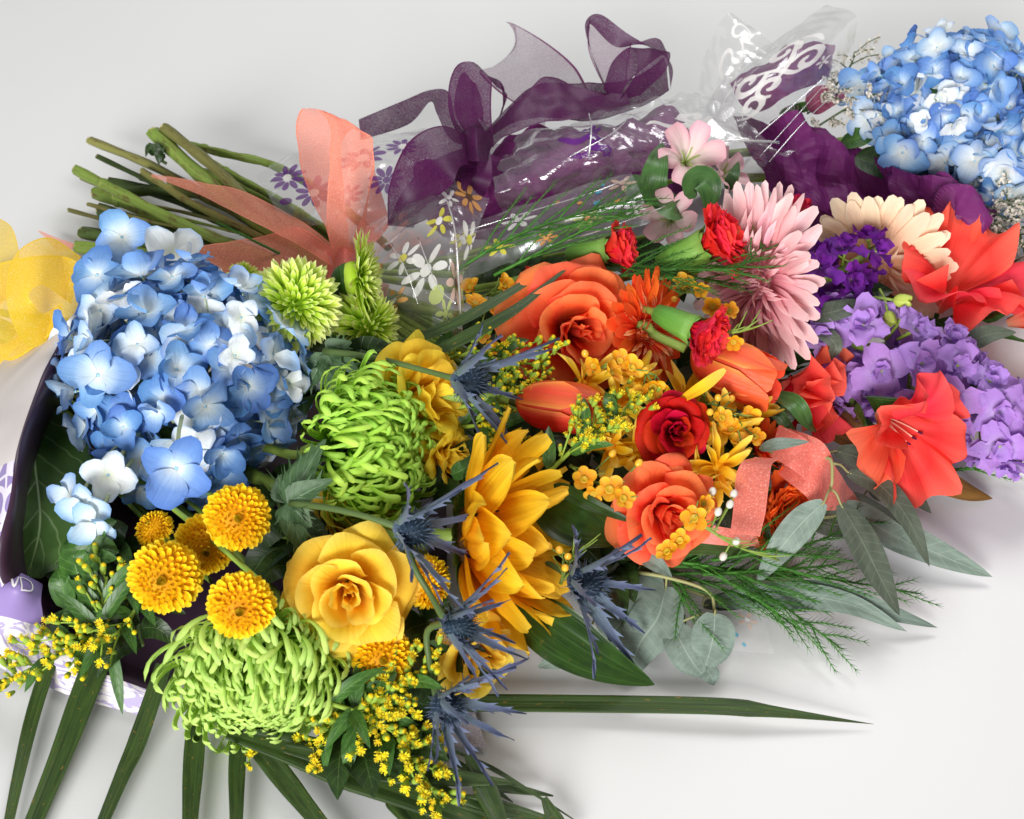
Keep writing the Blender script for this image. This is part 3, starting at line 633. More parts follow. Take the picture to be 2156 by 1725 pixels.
def spiny(L, Wd, seed, ns=5, b=(0, 0, 0), cup=.3, sp=.5):
    rng = random.Random(seed); V, F, A = petal(L, Wd, lambda t: (np.sin(PI * np.clip(t, 0, 1) ** .55) * .85 + .15) * (1 - .3 * t) + .0, 5, 11, b, cup, 0, .0, 2, .02, 2, seed, fold=.25)
    mb = MB().add((V, F, A)); G = V.reshape(11, 5, 3)
    for k in range(ns):
        i = 2 + int(k * 7.5 / ns)
        for e, ei in ((0, 1), (4, 3)):
            p0, p1 = G[i, e], G[min(10, i + 1), e]; o = (G[i, e] - G[i, 2]); o = o / (np.linalg.norm(o) + 1e-9); tg = G[min(10, i + 1), 2] - G[i, 2]; tg = tg / (np.linalg.norm(tg) + 1e-9)
            tip = p1 + (o * .8 + tg * .9) * Wd * sp * rng.uniform(.6, 1.4) + np.array([0, 0, rng.uniform(-.2, .4) * Wd])
            mb.add((np.array([p0 * .85 + G[i, 2] * .15, p1, tip]), [[0, 1, 2]], [[1, .8, 0]] * 3))
    return np.vstack(mb.V), mb.F, np.vstack(mb.A)
def thistle(label, C, axis, R, seed, nb=10, path=None, collar=True, drop=0., bracts=None):
    rng = random.Random(seed); t = thing('sea_holly_thistle', label, 'thistle', frame(C, axis, rng.uniform(0, 6)), 'blue sea holly thistles')
    hb = cache('thb', lambda: [mesh('bract', *spiny(1, .125, k, 4, (rad(14), rad(-16 - 8 * k), rad(14)), .4, .3), [THB]) for k in range(4)])
    bl = bracts or [rng.uniform(.8, 1.25) for _ in range(nb)]
    for i, s in enumerate(bl):
        part(t, 'bract', hb[rng.randrange(4)], RZ(2 * PI * i / len(bl) + rng.uniform(-.2, .2)) @ TR(R * .2, 0, -R * .15) @ RY(-rad(38 + rng.uniform(-16, 18))) @ RX(rng.uniform(-.5, .5)) @ SCL(R * 2.6 * s))
    mb = MB().add(ball(R * .42, 12, 9, 1.25), TR(0, 0, R * .3))
    for i in range(150):
        a = math.acos(lerp(.99, -.5, (i + .5) / 150)); d = Vector((math.sin(a) * math.cos(i * GA), math.sin(a) * math.sin(i * GA), math.cos(a) * 1.25)); p = d * R * .4 + Vector((0, 0, R * .3))
        e = p + (d + Vector([rng.uniform(-.2, .2) for _ in range(3)])) * R * rng.uniform(.16, .34); u = d.orthogonal().normalized() * R * .02; v = d.cross(u).normalized() * R * .02
        mb.add((np.array([p + u, p - u * .5 + v, p - u * .5 - v, e]), [[0, 1, 3], [1, 2, 3], [2, 0, 3]], [[0, .5, 0], [0, .5, 0], [0, .5, 0], [0, 1, 0]]))
    part(t, 'flower_head', mb.mesh('flower_head', [THH]))
    mb = MB()
    for i in range(34):
        mb.add(petal(R * rng.uniform(.5, 1.0), R * .05, lambda t: 1 - t, 3, 4, (0, .2, 0), .2), RZ(i * GA) @ TR(R * .15, 0, 0) @ RY(-rad(rng.uniform(5, 60))), 0, rng.random())
    part(t, 'spines', mb.mesh('spines', [THB]))
    if path: wpart(t, 'stem', tube([C - axis * R * .1] + PP(path), [.0021, .0017, .0019, .0021], 7, 14), STEMD)
    return t
def gold_floret():
    mb = MB().add(lathe([(.12, 0), (.26, .25), (.36, .7), (.34, 1.)], 7)).add(ball(.3, 7, 4, .6), TR(0, 0, 1.), 1)
    for k in range(11): mb.add(petal(.5, .15, spoon, 3, 4, (rad(62), rad(-40), 0), .3), RZ(k * 2.4) @ TR(.12 + .1 * (k % 2), 0, .98), 1)
    return mb.mesh('floret', [GOLG, GOLD])
def gold_bud():
    return MB().add(lathe([(.1, 0), (.26, .3), (.36, .75), (.3, 1.05)], 7)).add(ball(.3, 7, 5, .9), TR(0, 0, 1.05), 1).mesh('floret', [GOLG, GOLD])
def goldenrod(label, path, seed, nb=9, bl=.03, fs=.006, bud=.3, leaves=4, side=None, per=8, fmin=.35):
    rng = random.Random(seed); pts = PP(path); c = crom(pts, 40); t = thing('goldenrod_sprig', label, 'goldenrod', pts[0], 'goldenrod sprigs'); Mi = MW[t.name].inverted()
    fl = cache('gf', gold_floret); bd = cache('gb', gold_bud); mb = MB().add(tube(pts, [.0016, .0008], 5, 14))
    for i in range(nb):
        f = fmin + (1 - fmin) * (i + .5) / nb; k = int(f * 39); q = Vector(c[k]); tg = Vector(c[min(39, k + 1)]) - Vector(c[k - 1]); tg.normalize()
        sd = tg.cross(Vector((0, 0, 1))).normalized() * (1 if i % 2 else -1); up = Vector((0, -.3, 1)).normalized()
        d = (tg * .75 + sd * rng.uniform(.3, .9) + up * rng.uniform(.0, .6)).normalized(); l = bl * (1.15 - .6 * f) * rng.uniform(.8, 1.2)
        br = [q, q + d * l * .5 + up * l * .1, q + d * l + up * l * .02]; br = [Vector((v.x, v.y, max(v.z, .004))) for v in br]
        mb.add(tube(br, [.0007, .0005], 4, 6)); cb = crom(br, 12)
        for j in range(per):
            g = (j + 1) / per; w = Vector(cb[int(g * 11)]) + Vector([rng.uniform(-.0022, .0022) for _ in range(3)]); a = (up * .7 + d * .6 + sd * rng.uniform(-.6, .6) + Vector([rng.uniform(-.4, .4) for _ in range(3)])).normalized()
            s = fs * .78 * rng.uniform(.65, 1.25); part(t, 'floret', bd if rng.random() < bud else fl, Mi @ frame(w, a, rng.uniform(0, 6)) @ SCL(s))
    wmb(t, 'stem', mb, [GOLG])
    for i in range(leaves):
        f = .05 + .8 * i / leaves; k = int(f * 39); q = Vector(c[k]); tg = (Vector(c[min(39, k + 1)]) - q).normalized(); sd = tg.cross(Vector((0, 0, 1))).normalized() * (1 if i % 2 else -1)
        e = q + (tg * .7 + sd * .8 + Vector((0, 0, .25))) * .026 * rng.uniform(.7, 1.3); mid = q.lerp(e, .5) + Vector((0, 0, .004))
        wpart(t, 'leaf', strip([q, mid, e], .008, lance, (0, -.5, 1), 5, 8, .25), LEAF)
    return t
def waxsprig(label, path, seed, flowers, buds, needles=10, mat=None, fr=.0085):
    """flowers, buds: (x, y, z) places; needles along the twig"""
    rng = random.Random(seed); pts = PP(path); t = thing('wax_flower_sprig', label, 'wax flower', pts[0], 'yellow wax flower sprigs'); Mi = MW[t.name].inverted()
    c = crom(pts, 30); mb = MB().add(tube(pts, [.0011, .0007], 5, 12))
    pv = cache('wax', lambda: [mesh('petal', *petal(1, 1.25, wide, 7, 6, (rad(18), rad(6), rad(26)), .7, .2, .3, 2.8, .03, 1, k), [WAX]) for k in range(3)])
    ce = cache('waxc', lambda: MB().add(lathe([(.1, -.5), (.26, -.1), (.3, .1), (.22, .14), (.14, .04), (.0, .02)], 10)).mesh('flower', [WAXC]))
    for q in flowers:
        p = P(*q[:3]); ax = D(*(q[3] if len(q) > 3 else (rng.uniform(-.5, .5), rng.uniform(-.2, .6), 1)))
        near = Vector(min(c, key=lambda v: (Vector(v) - p).length)); mb.add(tube([near, near.lerp(p, .6) - ax * .003, p], .0006, 4, 5))
        fo = part(t, 'flower', ce, Mi @ frame(p, (ax + Vector([rng.uniform(-.5, .5) for _ in range(3)])).normalized(), rng.uniform(0, 6)) @ SCL(fr * rng.uniform(.75, 1.1)))
        for k in range(5): part(fo, 'petal', pv[rng.randrange(3)], RZ(k * 1.257) @ TR(.2, 0, 0) @ RY(rng.uniform(-.25, .25)) @ SCL(rng.uniform(.66, .86)))
    for q in buds:
        p = P(*q[:3]); near = Vector(min(c, key=lambda v: (Vector(v) - p).length)); mb.add(tube([near, near.lerp(p, .6), p], .0006, 4, 5))
        part(t, 'bud', cache('bud%d' % (len(q) > 3), lambda: MB().add(ball(.0023, 8, 7, 1.2)).mesh('bud', [BEADW if len(q) > 3 else BEAD])), Mi @ frame(p, (p - near + Vector((0, 0, .002))).normalized()))
    for i in range(needles):
        f = (i + .5) / needles; q = Vector(c[int(f * 29)]); tg = (Vector(c[min(29, int(f * 29) + 1)]) - Vector(c[max(0, int(f * 29) - 1)])).normalized()
        d = (tg * .8 + Vector([rng.uniform(-.7, .7), rng.uniform(-.5, .5), rng.uniform(-.1, .7)])).normalized(); mb.add(tube([q, q + d * .007, q + d * .014 + Vector((0, 0, .001))], [.0008, .0003], 4, 4))
    wmb(t, 'twig', mb, [STEM])
    return t
def sprayflower(label, C, axis, R, seed, n=13, wd=.34, mat=None, bind=None):
    rng = random.Random(seed); t = thing('yellow_spray_bloom', label, 'spray flower', frame(C, axis, rng.uniform(0, 6)), 'yellow strap petal blooms')
    va = cache('spr', lambda: [mesh('petal', *petal(1, wd, lambda t: .6 + .4 * np.sin(t * PI * .8), 5, 8, (rad(20), rad(-20 + 25 * k), rad(-20)), 1.1, -.3, .35, 2, .03, 1, k, side=(k - 1.5) * .12), [mat or YSPR]) for k in range(4)])
    dome(t, n, (25, 100), R * .15, .8, (10, 30), va, (R * .75, R), rng, .25, roll=.4)
    part(t, 'centre', MB().add(ball(R * .17, 8, 6)).mesh('centre', [mat or YSPR]))
    if bind is not None: stem(t, C - axis * R * .1, axis, bind, .0018)
    return t
def fern(label, path, seed, nb=14, bl=.05, dens=.0026, nl=.0065, spread=.9, group='feathery fern sprigs'):
    rng = random.Random(seed); pts = PP(path); c = crom(pts, 60); t = thing('fern_sprig', label, 'fern', pts[0], group)
    ms = MB().add(tube(pts, [.0012, .0005], 5, 16)); mn = MB()
    def needles(cb, l):
        k = max(3, int(l / dens)); cc = crom(cb, k)
        for j in range(k):
            q = Vector(cc[j]); tg = Vector(cc[min(k - 1, j + 1)]) - Vector(cc[max(0, j - 1)])
            if tg.length < 1e-6: continue
            tg.normalize()
            for s in (-1, 1, 0):
                d = (tg * .85 + tg.cross(Vector((0, 0, 1))).normalized() * .55 * s + Vector((0, 0, rng.uniform(-.1, .45)))).normalized(); n_ = nl * rng.uniform(.6, 1.2)
                e = q + d * n_; u = d.orthogonal().normalized() * .00026; v = d.cross(u)
                mn.add((np.array([q + u, q - u, q + v, e]), [[0, 1, 3], [1, 2, 3], [2, 0, 3]], [[0, .5, 0]] * 4), None, 0, rng.random())
    needles(pts, sum((pts[i + 1] - pts[i]).length for i in range(len(pts) - 1)))
    for i in range(nb):
        f = .12 + .85 * (i + .5) / nb; k = int(f * 59); q = Vector(c[k]); tg = (Vector(c[min(59, k + 1)]) - Vector(c[k - 1])).normalized(); sd = tg.cross(Vector((0, 0, 1))).normalized() * (1 if i % 2 else -1)
        l = bl * (1.1 - .75 * f) * rng.uniform(.7, 1.2); d = (tg + sd * spread * rng.uniform(.5, 1) + Vector((0, 0, rng.uniform(-.05, .3)))).normalized()
        b = [q, q + d * l * .5, q + d * l + tg * l * .15]; b = [Vector((v.x, v.y, max(v.z, .003))) for v in b]
        ms.add(tube(b, [.0006, .0003], 4, 5)); needles(b, l)
    wmb(t, 'stem', ms, [FERN]); wmb(t, 'needles', mn, [FERN], 'stuff')
    return t
def leaf(label, pts, wpx, mat, name='leaf', prof=None, cat='leaf', group=None, nrm=None, fold=.2, cup=0., wav=0., roll=0., petiole=None, nv=18, nu=7, seed=0, ridge=0., rk=3):
    q = PP(pts); t = thing(name, label, cat, q[0], group)
    wpart(t, 'blade', strip(q, S(wpx, q[len(q) // 2]), prof or lance, nrm or (0, -.45, 1), nu, nv, fold, cup, ridge, rk, wav, seed, roll), mat)
    if petiole: wpart(t, 'petiole', tube([q[0]] + PP(petiole), .0011, 6, 8), STEM)
    return t
def sprig(label, path, seed, n=7, ll=.05, lw=.018, mat=None, name='foliage_sprig', group='dark filler foliage between the flowers'):
    rng = random.Random(seed); pts = PP(path); c = crom(pts, 40); t = thing(name, label, 'foliage', pts[0], group); wpart(t, 'stem', tube(pts, .0014, 5, 10), STEMD)
    for i in range(n):
        f = (i + .7) / n; k = min(39, int(f * 39)); q = Vector(c[k]); tg = (q - Vector(c[max(0, k - 2)])).normalized(); sd = tg.cross(Vector((0, 0, 1))).normalized() * (1 if i % 2 else -1)
        d = (tg * .6 + sd * rng.uniform(.4, 1) + Vector((0, -.1, rng.uniform(.0, .5)))).normalized(); l = ll * rng.uniform(.75, 1.2); e = q + d * l; m = q.lerp(e, .5) + Vector((0, 0, .006))
        e.z = max(.004, e.z - .004)
        wpart(t, 'leaf', strip([q, m, e], lw * rng.uniform(.8, 1.2), lance, (rng.uniform(-.3, .3), -.5, 1), 5, 9, .25), mat or LEAFD)
    return t
def ribbon(t, name, rows, mat, nu=9, nv=48, wav=0., seed=0):
    """rows of (x, y, z) across the ribbon, listed along it"""
    p = Patch(rows, wav, 30, seed, .002); return wpart(t, name, p.geo(nu * 2, nv), mat)
# ------------------------------------------------------------------ the table
def table():
    m = NT('white_laminate'); tc = m.n('TexCoord', out=3)
    nz = m.n('TexNoise', {'Vector': tc, 'Scale': 3., 'Detail': 5.}); n2 = m.n('TexNoise', {'Vector': tc, 'Scale': 260., 'Detail': 3.})
    c = m.mix(nz, hx('#cfcfce'), hx('#d4d4d3'))
    mat = m.fin(c, m.math('ADD', .34, m.math('MULTIPLY', nz, .16)), 0, .35, n2, .03)
    g = [(-3, -2, 0), (3, -2, 0), (3, 4, 0), (-3, 4, 0), (-3, -2, -.04), (3, -2, -.04), (3, 4, -.04), (-3, 4, -.04)]
    o = bpy.data.objects.new('table', mesh('table', g, [[0, 1, 2, 3], [7, 6, 5, 4], [0, 4, 5, 1], [1, 5, 6, 2], [2, 6, 7, 3], [3, 7, 4, 0]], None, [mat], False)); COL.objects.link(o); o['kind'] = 'structure'
table()
B1 = P(-90, 640, .03); B2 = P(700, 570, .03); B3 = P(1000, 340, .03)

# ------------------------------------------------------------------ front bouquet: blue, lime, yellow
c = P(392, 800, .085)
hydrangea('large blue hydrangea head beside the yellow bow in the front bouquet', c, (S(246, c), S(252, c), S(195, c)), D(-.05, .1, 1), 65, S(61, c), 11, (30, 32, 22, 16, 0), 112, bind=B1, extra=[
    (P(258, 500, .12), D(-.1, .3, 1), 1, S(70, c)), (P(205, 580, .12), D(-.2, .2, 1), 0, S(70, c)), (P(160, 715, .1), D(-.5, .1, 1), 3, S(66, c)), (P(360, 540, .12), D(.1, .4, 1), 3, S(80, c)),
    (P(208, 790, .13), D(-.1, .0, 1), 1, S(74, c)), (P(372, 985, .14), D(0, -.2, 1), 0, S(72, c)), (P(185, 1065, .085), D(-.2, -.3, 1), 2, S(56, c)), (P(228, 1000, .09), D(.2, -.1, 1), 3, S(54, c)), (P(200, 1100, .08), D(.1, -.5, 1), 2, S(54, c)), (P(150, 1050, .08), D(-.7, -.1, .8), 2, S(56, c))])
leaf('big dark hydrangea leaf with pale veins inside the lavender wrap', [(62, 860, .06), (75, 980, .065), (85, 1100, .06), (60, 1215, .045)], 235, LEAFH, 'hydrangea_leaf', lambda t: np.sin(PI * np.clip(t * .93 + .05, 0, 1) ** .85) ** .6 + .03 * np.sin(t * 90), nrm=(.15, -.6, 1), fold=.05, cup=-.12, nv=60, nu=9, wav=.05)
c = P(622, 640, .12)
limemum('round lime green button mum beside the top of the large hydrangea', c, D(.25, .05, 1), S(112, c), 21, 290, bind=B1)
c = P(742, 586, .115)
limemum('half open lime mum seen side on with its dark green calyx showing', c, D(1, .05, .1), S(82, c), 22, 170, bind=None, th=(3, 62), length=.95, lean=(3, 22))
c = P(770, 690, .085)
limemum('lime mum tucked below the half open one, behind the thistle stem', c, D(.8, -.1, .5), S(98, c), 23, 240, bind=B1)
c = P(512, 582, .06)
limemum('small lime mum peeping out behind the hydrangea top', c, D(.2, .5, .7), S(42, c), 24, 120, bind=B1)
c = P(745, 940, .085)
spider('bright green spider mum between the hydrangea and the lemon rose', c, D(.9, .05, .42), S(205, c), 31, SPID,
       [(130, 4, 60, -8, -4, .62, .85, 'in'), (110, 58, 100, -8, -16, .86, .98, 'in'), (60, 98, 130, -22, -38, 1., 1.06, 'in')], B1)
c = P(545, 1400, .048)
spider('pale green spider mum with drooping curled petals below the yellow pompons', c, D(.08, -.72, .7), S(225, c), 32, SPIDP,
       [(110, 3, 50, -8, -4, .45, .72, 'mop'), (100, 48, 88, -6, -10, .75, .95, 'mop'), (70, 84, 118, -14, -28, .92, 1.08, 'mop')], B1, hook=1.)
for (x, y, z, ax, r, sd, lab) in [
    (500, 1090, .105, (.22, .0, 1), 76, 41, 'yellow pompon mum touching the bottom edge of the large hydrangea'),
    (347, 1217, .09, (.05, -.05, 1), 84, 42, 'largest yellow pompon mum, leftmost of the front cluster'),
    (507, 1277, .118, (.1, -.22, 1), 78, 43, 'yellow pompon mum resting on top of the pale spider mum'),
    (432, 1150, .07, (.25, -.3, .9), 72, 44, 'shaded yellow pompon mum hidden behind two bigger pompons'),
    (322, 1112, .06, (-.35, .5, .6), 46, 45, 'small dark yellow pompon mum in shadow under the hydrangea'),
    (806, 1388, .055, (.1, .05, 1), 72, 46, 'deep yellow pompon mum below the big yellow rose'),
    (905, 1225, .07, (.8, .05, .5), 62, 47, 'yellow pompon mum half hidden behind the thistles beside the sunflower')]:
    c = P(x, y, z); pompon(lab, c, D(*ax), S(r, c), sd, bind=B1)
c = P(735, 1235, .08)
rose('wide open golden yellow rose in the middle of the front bouquet', c, D(.12, -.1, 1), S(140, c), 51, YROSE, 24, 'rose', B1, roll=.6)
c = P(735, 1120, .045)
rose('yellow rose mostly hidden behind the wide open golden one', c, D(.1, .6, .7), S(110, c), 52, YROSE, 20, 'rose', B1)
c = P(850, 850, .082)
rose('lemon yellow rose seen from the side behind the bright green spider mum', c, D(.7, .2, .55), S(148, c), 53, YROSE2, 22, 'rose', B1, open_=.75)
c = P(925, 960, .065)
rose('ruffled yellow rose between the green spider mum and the sunflower', c, D(.9, -.1, .5), S(72, c), 54, YROSE2, 24, 'rose', B1, ruf=.09, open_=.8)
c = P(985, 1370, .045)
rose('yellow rose under the thistles at the right edge of the front bouquet', c, D(.6, -.25, .7), S(98, c), 55, YROSE, 20, 'rose', B1)
def sunflower(label, C, axis, L, seed):
    rng = random.Random(seed); t = thing('sunflower', label, 'sunflower', frame(C, axis))
    va = [mesh('petal', *petal(1, .5, broad, 9, 12, (rad(12 - 5 * k), rad(-10 + 8 * k), rad(6)), .22, -.1, .0, 2, .04, 1.3, k, ridge=.09, rk=3, side=(k - 2) * .05), [SUNF]) for k in range(5)]
    for n, el, s, r in ((12, 14, 1.0, .3), (12, 32, 1.02, .3), (11, 48, 1., .28), (8, 62, .95, .25)): ring(t, n, L * r, L * .02 * el / 10, el, va, rng, L * s, .1, ph0=el * .1, roll=.5)
    mb = MB().add(ball(L * .32, 16, 8, .4))
    for i in range(200):
        f = ((i + .5) / 200) ** .5; mb.add(petal(L * .08, L * .03, spoon, 3, 3, (0, .3, 0), .8), RZ(i * GA) @ TR(L * .3 * f, 0, L * (.13 - .06 * f)) @ RY(-rad(90 - 30 * f)), 0, rng.random())
    part(t, 'disc', mb.mesh('disc', [SUND]), None, 'stuff')
    mb = MB()
    for k in range(22): mb.add(petal(L * .5, L * .18, lance, 5, 6, (rad(-5), rad(30), 0), .4), RZ(k * GA) @ TR(L * .26, 0, -L * .04))
    part(t, 'bracts', mb.mesh('bracts', [LEAF])); stem(t, C, axis, B1, .005)
c = P(985, 1130, .075)
sunflower('golden sunflower with layered pointed petals facing right', c, D(.97, .03, .22), S(212, c), 61)

def collar(t, base, tips, wd, seed):
    for k, tp in enumerate(tips):
        a = P(*base); b = P(*tp); L = (b - a).length; d = (b - a).normalized(); M = frame(a, Vector((0, -.5, 1)) - d * d.dot(Vector((0, -.5, 1))))
        x = M.to_3x3().inverted() @ d; M = M @ RZ(math.atan2(x.y, x.x))
        me = mesh('leaf', *spiny(L, S(wd, a), seed + k, 4, (.15, -.3, 0), .4, .22), [THLEAF]); part(t, 'leaf', me, MW[t.name].inverted() @ M)
def TH(label, x, y, z, ax, r, sd, path, bracts=None):
    c = P(x, y, z); return thistle(label, c, D(*ax), S(r, c), sd, path=path, bracts=bracts)
t = TH('blue thistle on a long stem crossing in front of the lemon rose', 965, 800, .13, (.9, -.2, .3), 74, 71, [(900, 782, .125), (780, 752, .12), (682, 740, .11)], [1.2, .9, 1.15, 1., 1.25, .8, 1.1, 1.2, .7])
collar(t, (690, 745, .105), [(705, 850, .09), (760, 790, .1), (640, 830, .08), (740, 720, .11), (715, 800, .1)], 56, 1)
t = TH('blue thistle lying over the top right of the big yellow rose', 845, 1112, .125, (.92, -.15, .3), 78, 72, [(770, 1088, .125), (690, 1070, .12), (612, 1060, .11)], [1.2, 1., 1.2, .9, 1.3, .9, 1.1, 1.2])
collar(t, (606, 1060, .11), [(685, 925, .12), (650, 950, .115), (700, 1010, .12), (620, 1130, .09), (655, 1110, .1), (590, 1000, .11), (640, 1170, .08)], 66, 11)
TH('blue thistle between the deep yellow pompon and the sunflower', 945, 1312, .105, (.85, -.15, .4), 70, 73, [(905, 1250, .11), (870, 1190, .12), (850, 1120, .12)])
TH('blue thistle at the lower right side of the sunflower beside eucalyptus', 1212, 1222, .065, (.75, -.15, .55), 78, 74, [(1160, 1190, .06), (1080, 1150, .04)])
TH('lowest blue thistle, above the crossed palm blades', 925, 1478, .06, (.7, -.35, .6), 72, 75, [(905, 1400, .065), (900, 1330, .08), (940, 1310, .1)])

goldenrod('goldenrod sprig with open yellow stars reaching the left edge of the photo', [(285, 1230, .055), (200, 1330, .05), (110, 1385, .035), (0, 1440, .015)], 81, 13, .03, .0062, .25, 5, fmin=.2)
goldenrod('goldenrod sprig in tight round bud beside the largest pompon', [(215, 1340, .05), (215, 1270, .06), (225, 1215, .065)], 82, 5, .022, .006, .95, 5, per=4, fmin=.2)
goldenrod('goldenrod sprig of mixed buds just above the left palm blades', [(300, 1260, .05), (250, 1330, .05), (170, 1370, .045)], 83, 7, .026, .006, .7, 5, per=4, fmin=.2)
goldenrod('long goldenrod sprig hanging down over the folded palm leaf', [(760, 1440, .05), (800, 1530, .04), (860, 1590, .03), (935, 1700, .014)], 84, 12, .03, .0066, .2, 6, fmin=.15)
goldenrod('short goldenrod sprig at the lower right of the pale spider mum', [(760, 1490, .05), (700, 1520, .035), (650, 1590, .02)], 85, 7, .022, .0062, .2, 3, fmin=.15)
goldenrod('goldenrod sprig beside the deep yellow pompon, pointing at the lowest thistle', [(740, 1500, .045), (820, 1450, .05), (910, 1400, .06)], 86, 7, .024, .006, .5, 4, fmin=.2)
goldenrod('goldenrod sprig between the two yellow roses and lowest thistle', [(690, 1480, .05), (770, 1500, .05), (850, 1480, .05)], 87, 7, .022, .0064, .4, 3, fmin=.3)
goldenrod('tiny goldenrod tip peeping out below the pale spider mum', [(480, 1520, .02), (515, 1570, .018), (540, 1585, .015)], 88, 3, .014, .006, .1, 1, per=4, fmin=.2)
goldenrod('bright goldenrod sprig running from sunflower to red rose', [(1150, 1000, .1), (1225, 930, .11), (1290, 885, .11), (1350, 830, .105)], 89, 12, .026, .0058, .15, 5, fmin=.1)
goldenrod('green budded goldenrod above the long stemmed thistle', [(900, 770, .09), (990, 745, .1), (1070, 760, .1), (1150, 770, .1)], 90, 11, .03, .0056, .9, 3, fmin=.1)
goldenrod('green budded goldenrod right of the long stemmed thistle', [(960, 860, .085), (1040, 840, .095), (1120, 800, .1)], 91, 9, .03, .0056, .85, 3, fmin=.15)
goldenrod('yellowing goldenrod tucked under the long stemmed thistle bracts', [(960, 900, .07), (1030, 900, .08), (1090, 950, .085)], 92, 7, .024, .0056, .6, 3, fmin=.2)

def palmleaf(label, blades, group=None, prof=None):
    t = thing('palm_leaf', label, 'palm leaf', P(*blades[0][0][0]), group)
    for k, (pts, w) in enumerate(blades):
        q = PP(pts); wpart(t, 'leaflet', strip(q, S(w, q[len(q) // 2]), prof or (lambda t: np.clip(np.minimum(.35 + 1.6 * t, 1) * (1 - np.clip(t - .35, 0, 1) ** 1.6 * 1.75), .03, 1)), (0, -.2, 1), 9, 22, .12, 0, .035, 3, 0, k), PALM)
    return t
palmleaf('fan of long dark palm blades spreading off the bottom left edge', [
    ([(150, 1270, .03), (80, 1470, .012), (40, 1630, .008), (5, 1800, .006)], 38), ([(265, 1250, .04), (190, 1430, .02), (125, 1600, .01), (30, 1830, .006)], 68),
    ([(345, 1400, .03), (290, 1560, .014), (255, 1640, .01), (180, 1820, .008)], 46), ([(418, 1450, .02), (408, 1600, .012), (402, 1700, .01), (395, 1850, .008)], 50),
    ([(510, 1480, .02), (500, 1600, .012), (498, 1700, .01), (497, 1850, .008)], 42), ([(510, 1530, .02), (590, 1630, .012), (650, 1705, .01), (760, 1840, .008)], 54)], prof=lambda t: np.clip(.8 + .4 * t, 0, 1) * (1 - .75 * np.clip(t - .3, 0, 1)))
palmleaf('wide folded palm blade lying under the goldenrod at the bottom', [
    ([(480, 1540, .03), (640, 1585, .022), (800, 1640, .016), (1000, 1720, .008), (1090, 1760, .006)], 100), ([(600, 1575, .028), (760, 1610, .024), (930, 1635, .02), (1080, 1648, .016)], 60), ([(820, 1630, .008), (860, 1690, .006), (930, 1800, .005)], 90)])
palmleaf('narrow palm blades crossing each other below the lowest thistle', [
    ([(930, 1570, .014), (1020, 1610, .012), (1090, 1650, .01), (1230, 1740, .007)], 12), ([(985, 1590, .018), (1030, 1680, .016), (1075, 1780, .014)], 52), ([(930, 1630, .01), (1050, 1655, .008), (1165, 1676, .006)], 30),
    ([(920, 1680, .012), (1040, 1700, .009), (1220, 1745, .007)], 42), ([(1145, 1680, .01), (1175, 1740, .009), (1210, 1800, .008)], 40), ([(940, 1590, .01), (1010, 1640, .009), (1080, 1690, .007)], 22)])
palmleaf('single long green palm blade stretched across the bare white table', [([(960, 1480, .012), (1200, 1482, .01), (1500, 1487, .012), (1640, 1500, .01), (1840, 1525, .004)], 40)], prof=lambda t: np.clip(1.05 - .15 * t, 0, 1) * np.clip((1.003 - t) * 2.6, .02, 1))
palmleaf('two slim palm blades slanting up towards the coral rose', [([(720, 760, .09), (850, 722, .1), (980, 670, .11), (1100, 600, .115), (1180, 560, .115)], 30), ([(860, 770, .1), (960, 720, .11), (1080, 655, .12), (1200, 560, .125)], 34)])
palmleaf('short pointed palm tip beside the lime mums', [([(730, 660, .09), (790, 640, .095), (842, 620, .095)], 22)])
leaf('big broad dark leaf pointing right below the sunflower', [(1085, 1270, .045), (1180, 1340, .04), (1270, 1395, .03), (1378, 1442, .012)], 120, ASPI, 'broad_leaf', fold=.1, nu=11, nv=24, ridge=.02, rk=4)
leaf('broad dark leaf between the sunflower and the lower coral rose', [(1140, 1040, .07), (1200, 1090, .075), (1260, 1115, .07), (1325, 1142, .06)], 120, ASPI, 'broad_leaf', fold=.12, nu=11, nv=24, ridge=.02, rk=4)
leaf('slim dark leaf lying over the broad leaf beside the wax flowers', [(1165, 1020, .09), (1240, 1060, .092), (1345, 1105, .085)], 34, ASPI, 'slim_leaf', fold=.2)
leaf('thin green pointed leaf dangling below the bud goldenrod', [(235, 1360, .05), (248, 1440, .035), (258, 1505, .02)], 26, LEAF, 'slim_leaf')
leaf('small fresh green leaf hanging over the folded palm blade', [(735, 1540, .04), (735, 1590, .035), (728, 1630, .025)], 34, LEAF, 'slim_leaf')
leaf('olive leaf curling behind the yellow rose and sunflower', [(950, 1000, .085), (980, 985, .09), (1010, 950, .09)], 40, LEAF, 'slim_leaf')
